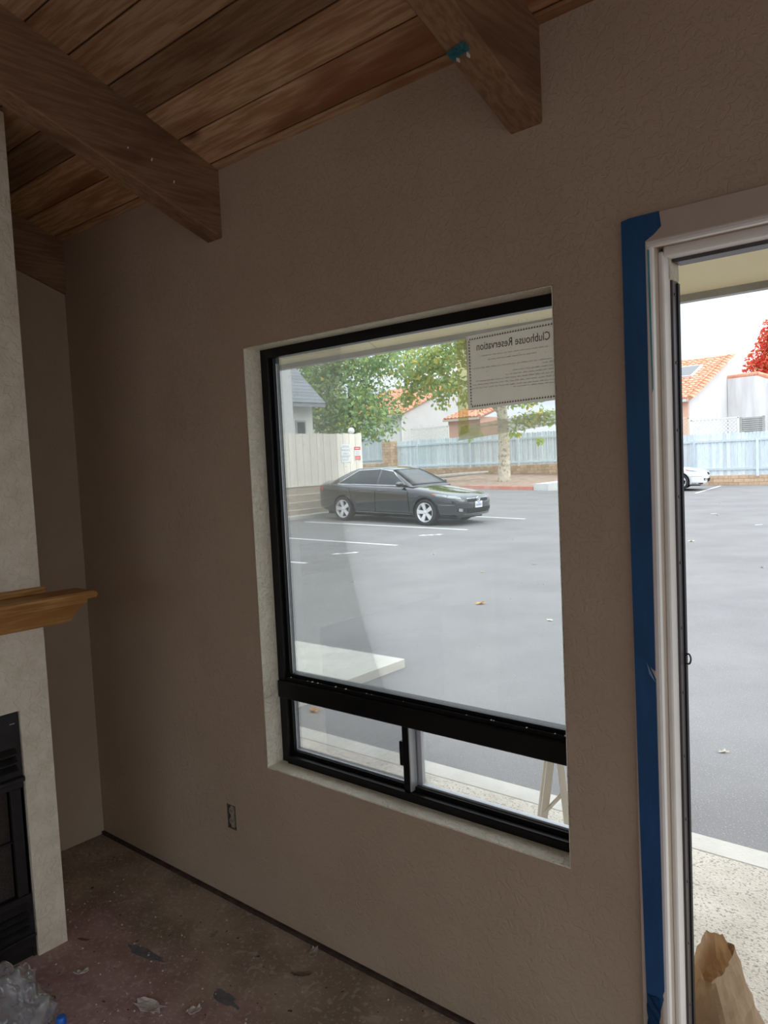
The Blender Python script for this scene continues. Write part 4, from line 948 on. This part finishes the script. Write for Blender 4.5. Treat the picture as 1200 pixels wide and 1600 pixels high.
tree('plane_tree', 'plane tree with pale spotted trunk in the planting island', (-18.88, 29.5, .35), [(-18.87, 29.5, .2), (-18.88, 29.5, .5), (-18.85, 29.5, 1.6), (-18.82, 29.5, 2.7), (-18.9, 29.5, 3.8), (-18.95, 29.5, 5.2), (-19.2, 29.5, 7)], [.40, .30, .27, .27, .24, .17, .08],
     [((-22.0, 28.6, 6.3), (1.9, 1.3, 1.15)), ((-21.2, 28.5, 5.0), (1.2, 1.0, .75)), ((-23.4, 28.6, 5.6), (1.2, .9, .7)), ((-19.8, 28.8, 7.4), (2.4, 1.5, 1.2)), ((-21.6, 28.5, 4.25), (.55, .5, .45)), ((-23.6, 28.6, 4.7), (.9, .7, .6)), ((-22.5, 28.5, 5.2), (.9, .7, .6)), ((-17.0, 28.9, 6.4), (1.8, 1.4, 1.6)),
      ((-17.3, 28.8, 4.4), (1.6, 1.1, .8)), ((-19.9, 28.7, 4.3), (1.0, .8, .6)), ((-20.2, 28.7, 2.85), (.75, .5, .42)), ((-17.3, 28.7, 3.1), (1.0, .6, .55)), ((-16.2, 28.6, 3.2), (.8, .6, .5)), ((-16.45, 28.5, 2.15), (.32, .3, .26)), ((-18.5, 28.9, 2.35), (.32, .2, .2)), ((-17.8, 28.8, 2.6), (.55, .4, .3))],
     6000, .17, ((LYG, .48), (LG, .36), (LY, .16)), BARK, 23, .25, 'trees beyond the lot', plane_br)
tree('red_tree', 'bright red autumn tree behind the parapet wall', (-11.2, 48, 0), [(-11.0, 48, 0), (-11.0, 48, 8)], [.2, .06], [((-11.6, 48, 6.2), (1.6, 1.2, 1.5)), ((-11.3, 48, 7.7), (1.15, 1.0, 1.3)), ((-10.4, 48, 5.2), (1.7, 1.2, 1.4)), ((-10.8, 48, 8.9), (.9, .7, .9))], 6500, .16, ((LR, .80), (LOr, .20)), BARK2, 41, .3, 'trees beyond the lot')

# ================================================================== CARS
RUB = mat('tyre_rubber', (.018, .018, .019, 1), rough=.8); ALLOY = mat('alloy', (.70, .71, .72, 1), rough=.3, metal=.15); WELL = mat('wheel_well', (.004, .004, .004, 1), rough=.95)
CGLASS = mat('car_glass', (.025, .04, .04, 1), rough=.03, spec=1.0, coat=1); CHROME = mat('chrome', (.8, .81, .82, 1), rough=.12, metal=1); BLKPL = mat('black_plastic', (.012, .012, .013, 1), rough=.45)
LAMP = mat('lamp_lens', (.70, .74, .76, 1), (.5, .55, .58, 1), scale=25, rough=.1, spec=.8); AMB = mat('amber_lens', (.8, .30, .10, 1), rough=.15); REDL = mat('red_lens', (.55, .03, .04, 1), (.75, .25, .25, 1), scale=6, rough=.12); PLATE = mat('number_plate', (.80, .82, .84, 1), rough=.4); PINK_ = mat('plate_ink', (.16, .18, .35, 1), rough=.5)
def lerp_tab(tab, x):
    for i in range(len(tab)-1):
        a, b2 = tab[i], tab[i+1]
        if a[0] >= x >= b2[0]:
            f = (x-a[0])/(b2[0]-a[0]); return [a[k]+(b2[k]-a[k])*f for k in range(1, len(a))]
    return list((tab[0] if x > tab[0][0] else tab[-1])[1:])
# station: x, z of centre line on top, z of shoulder, half width, z of underside
BODY = [(2.38, .62, .56, .42, .34), (2.34, .70, .62, .60, .26), (2.22, .765, .68, .76, .21), (2.02, .815, .745, .85, .20), (1.70, .87, .81, .895, .20), (1.39, .915, .86, .908, .20), (1.10, .955, .895, .91, .20),
        (.80, .975, .92, .912, .20), (.3, .98, .935, .912, .20), (-.3, .985, .945, .912, .20), (-.9, .99, .955, .912, .21), (-1.39, 1.01, .97, .908, .22), (-1.75, 1.06, .985, .89, .23), (-2.10, 1.085, .985, .85, .25), (-2.32, 1.09, .965, .79, .28), (-2.42, 1.02, .92, .72, .30), (-2.46, .84, .80, .62, .36)]
ROOF = [(.98, .965), (.75, 1.09), (.45, 1.245), (.15, 1.375), (-.05, 1.425), (-.3, 1.452), (-.6, 1.455), (-.9, 1.435), (-1.1, 1.40), (-1.35, 1.315), (-1.6, 1.205), (-1.85, 1.08), (-1.95, 1.055)]
ROOFW = [(.98, .73), (.15, .60), (-.3, .585), (-.9, .585), (-1.4, .60), (-1.95, .66)]
BELTZ, BELTW = .955, .815
def make_car(name, label, loc, rotz, paint, detail=True):
    root = empty(name, loc, label, 'car', None, rotz); root['_local'] = 1
    # lower body: lofted rings, smoothed, wheel arches cut out
    bm_ = B(); rings = []
    for x, zt, zs, hw, zb_ in BODY:
        half = [(0, zb_), (hw*.86, zb_), (hw*.965, zb_+.06), (hw*.99, zb_+(zs-zb_)*.35), (hw, zb_+(zs-zb_)*.68), (hw*.985, zs-.03), (hw*.93, zs+.012), (hw*.6, zt-.02), (0, zt)]
        ring = [(y, z) for y, z in half]+[(-y, z) for y, z in half[-2:0:-1]]
        rings.append([bm_.verts.new((x, y, z)) for y, z in ring])
    n = len(rings[0])
    for i in range(len(rings)-1):
        for k in range(n): bm_.faces.new((rings[i][k], rings[i][(k+1) % n], rings[i+1][(k+1) % n], rings[i+1][k]))
    bm_.faces.new(rings[0]); bm_.faces.new(rings[-1][::-1])
    bmesh.ops.subdivide_edges(bm_, edges=[e for e in bm_.edges], cuts=1, use_grid_fill=True, smooth=1.0)
    bmesh.ops.recalc_face_normals(bm_, faces=bm_.faces)
    body = obj('body', bm_, paint, root, smooth=True, keep=True)
    cutter = B()
    for ax in (1.39, -1.39):
        for sy in (-1, 1): lathe(cutter, [(.365, sy*.60), (.375, sy*1.05)] if sy > 0 else [(.375, -1.05), (.365, -.60)], 32, 'y', (ax, 0, .335))
    bmesh.ops.recalc_face_normals(cutter, faces=cutter.faces)
    cme = bpy.data.meshes.new('cut'); cutter.to_mesh(cme); cutter.free(); cme.materials.append(WELL); co = bpy.data.objects.new('cut', cme); COL.objects.link(co)
    co.matrix_world = Matrix.Translation(loc) @ Matrix.Rotation(rotz, 4, 'Z')
    body.data.materials.append(WELL)
    md_ = body.modifiers.new('b', 'BOOLEAN'); md_.object = co; md_.operation = 'DIFFERENCE'; md_.solver = 'EXACT'; md_.material_mode = 'TRANSFER'
    dg = bpy.context.evaluated_depsgraph_get(); dg.update(); nm_ = bpy.data.meshes.new_from_object(body.evaluated_get(dg)); body.modifiers.clear(); old = body.data
    bvh0 = BVHTree.FromPolygons([v.co.copy() for v in old.vertices], [list(p_.vertices) for p_ in old.polygons])
    body.data = nm_; bpy.data.objects.remove(co)
    # greenhouse
    bm_ = B(); xs_ = [.98-(.98+1.95)*i/40 for i in range(41)]; gr = []
    def sec(x):
        zt = lerp_tab(ROOF, x)[0]; wr = lerp_tab(ROOFW, x)[0]; bw = min(BELTW, lerp_tab(BODY, x)[2]*.93); hgt = max(zt-BELTZ, .0)
        f = min(1, hgt/.46); we = bw+(wr-bw)*f
        return zt, we, bw
    for x in xs_:
        zt, we, bw = sec(x); ze = max(zt-.045, BELTZ-.02)
        half = [(bw, BELTZ-.06), (bw, BELTZ-.01), ((bw+we)/2+.012, (BELTZ+ze)/2), (we, ze), (we-.045, zt-.016), (we*.6, zt-.004), (0, zt)]
        gr.append([bm_.verts.new((x, y, z)) for y, z in half]+[bm_.verts.new((x, -y, z)) for y, z in half[-2::-1]])
    for i in range(40):
        for k in range(len(gr[0])-1): bm_.faces.new((gr[i][k], gr[i][k+1], gr[i+1][k+1], gr[i+1][k]))
    bm_.faces.new(gr[0]); bm_.faces.new(gr[-1][::-1])
    bmesh.ops.recalc_face_normals(bm_, faces=bm_.faces)
    bvh1 = BVHTree.FromBMesh(bm_)
    obj('cabin', bm_, paint, root, smooth=True, keep=True)
    def cast(P, D):
        best = None
        for t_ in (bvh0, bvh1):
            h_ = t_.ray_cast(Vector(P), Vector(D))
            if h_[0] is not None and (best is None or h_[3] < best[2]): best = (h_[0], h_[1], h_[3])
        return best
    def decal(nm, quad, D, m, off=.006, nu=8, nv=3, par=None, solid=.004):
        """quad of 3-D points a-b-c-d bent onto the body along direction D"""
        D = Vector(D).normalized(); q = [Vector(v) for v in quad]; bq = B(); G_ = {}
        for i in range(nu+1):
            for j in range(nv+1):
                u, v = i/nu, j/nv; P = (q[0]*(1-u)+q[1]*u)*(1-v)+(q[3]*(1-u)+q[2]*u)*v
                hit = cast(P-D*3, D)
                if hit: G_[i, j] = bq.verts.new(hit[0]-D*off)
        for i in range(nu):
            for j in range(nv):
                ks = [(i, j), (i+1, j), (i+1, j+1), (i, j+1)]
                if all(k in G_ for k in ks): bq.faces.new([G_[k] for k in ks])
        if not bq.faces: bq.free(); return None
        bmesh.ops.solidify(bq, geom=bq.faces[:], thickness=solid)
        return obj(nm, bq, m, par or root, smooth=False, keep=True)
    # glass on the sloping screens: strips of the cabin surface lifted a little
    def screen(nm, xa, xb, inset):
        bq = B(); R_ = []
        for i in range(13):
            x = xa+(xb-xa)*i/12; zt, we, bw = sec(x); R_.append([bq.verts.new((x, y*(we-inset), zt+.006-.010*abs(y)**3)) for y in (-1, -.66, -.33, 0, .33, .66, 1)])
        for i in range(12):
            for k in range(6): bq.faces.new((R_[i][k], R_[i][k+1], R_[i+1][k+1], R_[i+1][k]))
        bmesh.ops.solidify(bq, geom=bq.faces[:], thickness=-.004); return obj(nm, bq, CGLASS, root, smooth=True, keep=True)
    screen('windscreen', .93, .14, .055); screen('rear_screen', -1.08, -1.86, .06)
    for sy in (-1, 1):
        D = (0, -sy, 0)
        def S(nm, pts, m, off=.005, nu=8, nv=4, solid=.003): return decal(nm, [(x, sy*1.2, z) for x, z in pts], D, m, off, nu, nv, None, solid)
        S('side_window', [(.70, .995), (-.20, .985), (-.18, 1.375), (.20, 1.325)], CGLASS, nu=10); S('side_window', [(-.27, .985), (-1.13, 1.005), (-1.02, 1.345), (-.25, 1.385)], CGLASS, nu=10); S('quarter_window', [(-1.17, 1.005), (-1.52, 1.035), (-1.36, 1.19), (-1.07, 1.325)], CGLASS, nu=5)
        S('window_trim', [(.80, .965), (-1.60, .985), (-1.60, 1.008), (.78, .988)], CHROME, .009, 16, 1); S('window_trim', [(.79, .975), (.20, 1.325), (.19, 1.352), (.75, .985)], CHROME, .009, 8, 1); S('window_trim', [(.20, 1.33), (-.25, 1.39), (-.25, 1.41), (.19, 1.352)], CHROME, .009, 6, 1); S('window_trim', [(-.25, 1.39), (-1.0, 1.352), (-1.0, 1.372), (-.25, 1.41)], CHROME, .009, 6, 1); S('window_trim', [(-1.0, 1.352), (-1.62, 1.0), (-1.66, 1.0), (-1.0, 1.376)], CHROME, .009, 8, 1)
        S('door_seam', [(.92, .34), (.90, .34), (.845, .93), (.865, .93)], BLKPL, .003, 1, 6); S('door_seam', [(-.22, .28), (-.235, .28), (-.225, .95), (-.21, .95)], BLKPL, .003, 1, 6); S('door_seam', [(-1.05, .62), (-1.065, .62), (-1.17, .96), (-1.155, .96)], BLKPL, .003, 1, 5)
        S('side_skirt', [(.98, .215), (-.98, .22), (-.98, .285), (.98, .275)], CHROME if False else BLKPL, .012, 10, 1); S('skirt_trim', [(.95, .268), (-.95, .278), (-.95, .290), (.95, .280)], CHROME, .012, 10, 1)
        for hx in (-.02, -.90):
            bq = B(); hit = cast((hx, sy*3, .845), D)
            if hit: tube(bq, [(hx+.10, hit[0].y+sy*.004, .842), (hx+.06, hit[0].y+sy*.028, .846), (hx-.06, hit[0].y+sy*.028, .850), (hx-.10, hit[0].y+sy*.004, .850)], .014, 8); obj('door_handle', bq, paint, root, smooth=True, keep=True)
        bq = B(); bmesh.ops.create_icosphere(bq, subdivisions=3, radius=1)
        for v in bq.verts: v.co = Vector((.66+v.co.x*(.06+.03*(v.co.x < 0)), sy*(.965+v.co.y*sy*.115), 1.025+v.co.z*.062))
        mi = obj('mirror', bq, paint, root, smooth=True, keep=True)
        bq = B(); tube(bq, [(.70, sy*.80, .975), (.68, sy*.90, 1.0)], .028, 8); obj('mirror_arm', bq, BLKPL, mi, keep=True)
        dg_ = Vector((-1, -sy*.75, 0))
        decal('headlight', [(2.20, sy*.52, .655), (1.72, sy*.88, .735), (1.66, sy*.88, .80), (2.10, sy*.50, .725)], dg_, LAMP, .008, 8, 3)
        S('turn_lens', [(1.72, .742), (1.62, .775), (1.60, .80), (1.70, .79)], AMB, .008, 3, 2)
        decal('fog_lamp', [(2.3, sy*.60, .36), (2.3, sy*.70, .37), (2.3, sy*.70, .44), (2.3, sy*.60, .43)], (-1, -sy*.35, 0), LAMP, .006, 2, 2)
        decal('air_intake', [(2.3, sy*.50, .35), (2.3, sy*.74, .36), (2.3, sy*.74, .45), (2.3, sy*.50, .44)], (-1, -sy*.35, 0), BLKPL, .002, 4, 2)
        decal('tail_light', [(-2.2, sy*.86, .80), (-2.2, sy*.60, .80), (-2.2, sy*.60, .95), (-2.2, sy*.86, .95)], (.9, -sy*.8, 0), REDL, .008, 6, 3)
        S('bumper_crease', [(2.2, .515), (1.80, .525), (1.80, .537), (2.2, .527)], CHROME, .004, 6, 1)
        S('splitter', [(2.30, .225), (1.82, .225), (1.82, .28), (2.30, .27)], BLKPL, .010, 6, 1)
    f_ = lambda nm, pts, m, off=.006, nu=6, nv=3: decal(nm, [(3, y, z) for y, z in pts], (-1, 0, 0), m, off, nu, nv)
    f_('grille', [(-.42, .575), (.42, .575), (.46, .655), (-.46, .655)], BLKPL, .004, 10, 3); f_('grille_bar', [(-.46, .655), (.46, .655), (.42, .682), (-.42, .682)], CHROME, .010, 10, 1); f_('grille_bar', [(-.40, .560), (.40, .560), (.42, .576), (-.42, .576)], CHROME, .008, 10, 1)
    f_('lower_grille', [(-.48, .30), (.48, .30), (.50, .43), (-.50, .43)], BLKPL, .004, 10, 3); f_('lower_trim', [(-.58, .285), (.58, .285), (.58, .302), (-.58, .302)], CHROME, .010, 10, 1)
    em = B(); hit = cast((5, 0, .645), (-1, 0, 0)); ex = hit[0].x+.014
    for rx, rz, dz in ((.075, .050, 0), (.028, .050, 0), (.050, .022, .022)):
        tube(em, [(ex, rx*math.cos(a), .645+dz+rz*math.sin(a)) for a in [k*2*math.pi/20 for k in range(21)]], .007, 6)
    obj('emblem', em, CHROME, root, smooth=True, keep=True)
    if detail:
        hp = cast((5, 0, .47), (-1, 0, 0))[0].x
        pl = bx('number_plate', PLATE, (hp+.008, hp+.020, -.152, .152, .43, .585), root, keep=True)
        bq = B(); y = -.12
        while y < .12: box(bq, hp+.020, hp+.0212, y, y+.022, .465, .525); y += .036
        obj('plate_characters', bq, PINK_, pl, keep=True); bx('plate_header', PINK_, (hp+.020, hp+.0208, -.06, .06, .548, .566), pl, keep=True)
    bq = B(); tube(bq, [(.86, .5, .985), (.80, .05, 1.035)], .010, 6); tube(bq, [(.86, -.1, .985), (.78, -.55, 1.045)], .010, 6); obj('wiper', bq, BLKPL, root, keep=True)
    bx('underbody', WELL, (-2.2, 2.1, -.6, .6, .16, .24), root, keep=True)
    # wheels
    for ax in (1.39, -1.39):
        for sy in (-1, 1):
            yo = sy*.80
            w_ = obj('wheel', lathe(B(), [(.235, -.10), (.30, -.105), (.322, -.09), (.330, -.05), (.330, .05), (.322, .09), (.30, .105), (.235, .10), (.225, 0), (.235, -.10)], 40, 'y', (ax, yo, .33), False), RUB, root, smooth=True, keep=True)
            obj('rim', lathe(B(), [(.205, sy*.02), (.225, sy*.095), (.240, sy*.106), (.243, sy*.100), (.236, sy*.0), (.205, -sy*.05), (.205, sy*.02)], 40, 'y', (ax, yo, .33), False), ALLOY, w_, smooth=True, keep=True)
            obj('brake_disc', lathe(B(), [(0, sy*.02), (.21, sy*.02), (.21, -sy*.03), (0, -sy*.03)], 24, 'y', (ax, yo, .33)), WELL, w_, keep=True)
            bq = B()
            for k in range(5):
                a = math.pi/2+k*2*math.pi/5+.25
                M_ = Matrix.Translation((ax, yo, .33)) @ Matrix.Rotation(-a, 4, 'Y')
                vs_ = [(.03, sy*.075, -.036), (.03, sy*.075, .036), (.228, sy*.100, .052), (.228, sy*.100, -.052)]
                A = [bq.verts.new(M_ @ Vector(v)) for v in vs_]; C_ = [bq.verts.new(M_ @ Vector((v[0], v[1]-sy*.035, v[2]))) for v in vs_]
                bq.faces.new(A); bq.faces.new(C_[::-1])
                for i in range(4): bq.faces.new((A[i], A[(i+1) % 4], C_[(i+1) % 4], C_[i]))
            obj('spokes', bq, ALLOY, w_, keep=True)
            obj('hub_cap', lathe(B(), [(0, sy*.088), (.032, sy*.085), (.05, sy*.07), (.05, sy*.04)], 16, 'y', (ax, yo, .33)), ALLOY, w_, smooth=True, keep=True)
    del root['_local']
    return root
BLACKP = mat('black_car_paint', (.009, .014, .018, 1), rough=.10, spec=.7, coat=1); WHITEC = mat('white_car_paint', (.80, .83, .84, 1), rough=.15, coat=1)
ca = make_car('parked_sedan', 'black four-door sedan parked beside the cream fence', (-12.83, 14.28, gz(-12.83)-.002), 0, BLACKP)
ca.rotation_euler = (0, math.atan(.030), 0)
make_car('parked_sedan', 'white car nose in front of the blue fence seen through the doorway', (-11.80, 28.58, gz(-10.3)+.02), .22, WHITEC, detail=False)

# ================================================================== BY THE DOOR AND UNDER THE WINDOW
WD = mat('pale_wood', (.66, .62, .54, 1), (.74, .70, .62, 1), scale=8, rough=.8, stretch=(8, 8, 1))
sh = empty('folding_stand', (-1.38, .88, -.02), 'pale wooden A-frame stand on the walk under the window', 'stand')
def leg(p0, p1, wx, L_, nm='leg'):
    d = Vector((-.477, .879, 0)).normalized()*L_; s_ = Vector((.879, .477, 0)).normalized()*wx
    bq = B(); A = []
    for P in (p0, p1):
        P = Vector(P); A.append([bq.verts.new(P+s_), bq.verts.new(P+s_+d), bq.verts.new(P-s_+d), bq.verts.new(P-s_)])
    for i in range(4): bq.faces.new((A[0][i], A[0][(i+1) % 4], A[1][(i+1) % 4], A[1][i]))
    bq.faces.new(A[0]); bq.faces.new(A[1][::-1]); return obj(nm, bq, WD, sh)
leg((-1.415, .80, -.02), (-1.333, .80, .49), .013, .05); leg((-1.255, .80, -.02), (-1.305, .80, .49), .013, .05)
leg((-1.50, .95, -.02), (-1.418, .95, .49), .013, .05); leg((-1.34, .95, -.02), (-1.39, .95, .49), .013, .05)
leg((-1.372, .80, .245), (-1.292, .80, .34), .006, .02, 'brace'); leg((-1.40, .80, .47), (-1.23, .80, .47), .012, .20, 'top_rail') if False else None
bx('top_board', WD, (-1.46, -1.27, .79, 1.01, .484, .505), sh, bev=.003)

# brown paper sack leaning by the door jamb
KR = mat('kraft_paper', (.46, .33, .20, 1), (.54, .40, .26, 1), scale=9, rough=.8, bump=.25, bscale=20)
bq = B(); rg = random.Random(9); rows = []
NS, NR = 36, 14
for r in range(NR+1):
    f = r/NR; z = -.02+.26*f; row = []
    for k in range(NS):
        a = k*2*math.pi/NS; ca_, sa_ = math.cos(a), math.sin(a)
        wx = (.100-.055*f)*(1-.10*f); wy = .13-.03*f
        sq = (abs(ca_)**4+abs(sa_)**4)**-.25
        x = wx*ca_*sq*.92; y = wy*sa_*sq*.92
        wr = .010*noise.noise(Vector((ca_*2.2, sa_*2.2, f*5)))+.006*noise.noise(Vector((ca_*6, sa_*6, f*9)))
        zz = z
        if r == NR: zz += .030*noise.noise(Vector((ca_*1.8+5, sa_*1.8, 1)))+.018*noise.noise(Vector((ca_*5, sa_*5, 4)))-.05*max(0, ca_)
        row.append(bq.verts.new((-.600+x*(1)+wr*ca_-.035*f, .345+y+wr*sa_, zz)))
    rows.append(row)
for r in range(NR):
    for k in range(NS): bq.faces.new((rows[r][k], rows[r][(k+1) % NS], rows[r+1][(k+1) % NS], rows[r+1][k]))
bq.faces.new(rows[0][::-1])
bmesh.ops.solidify(bq, geom=bq.faces[:], thickness=.0025)
tag(obj('paper_sack', bq, KR, smooth=False), 'crumpled brown paper sack standing outside the doorway', 'bag')
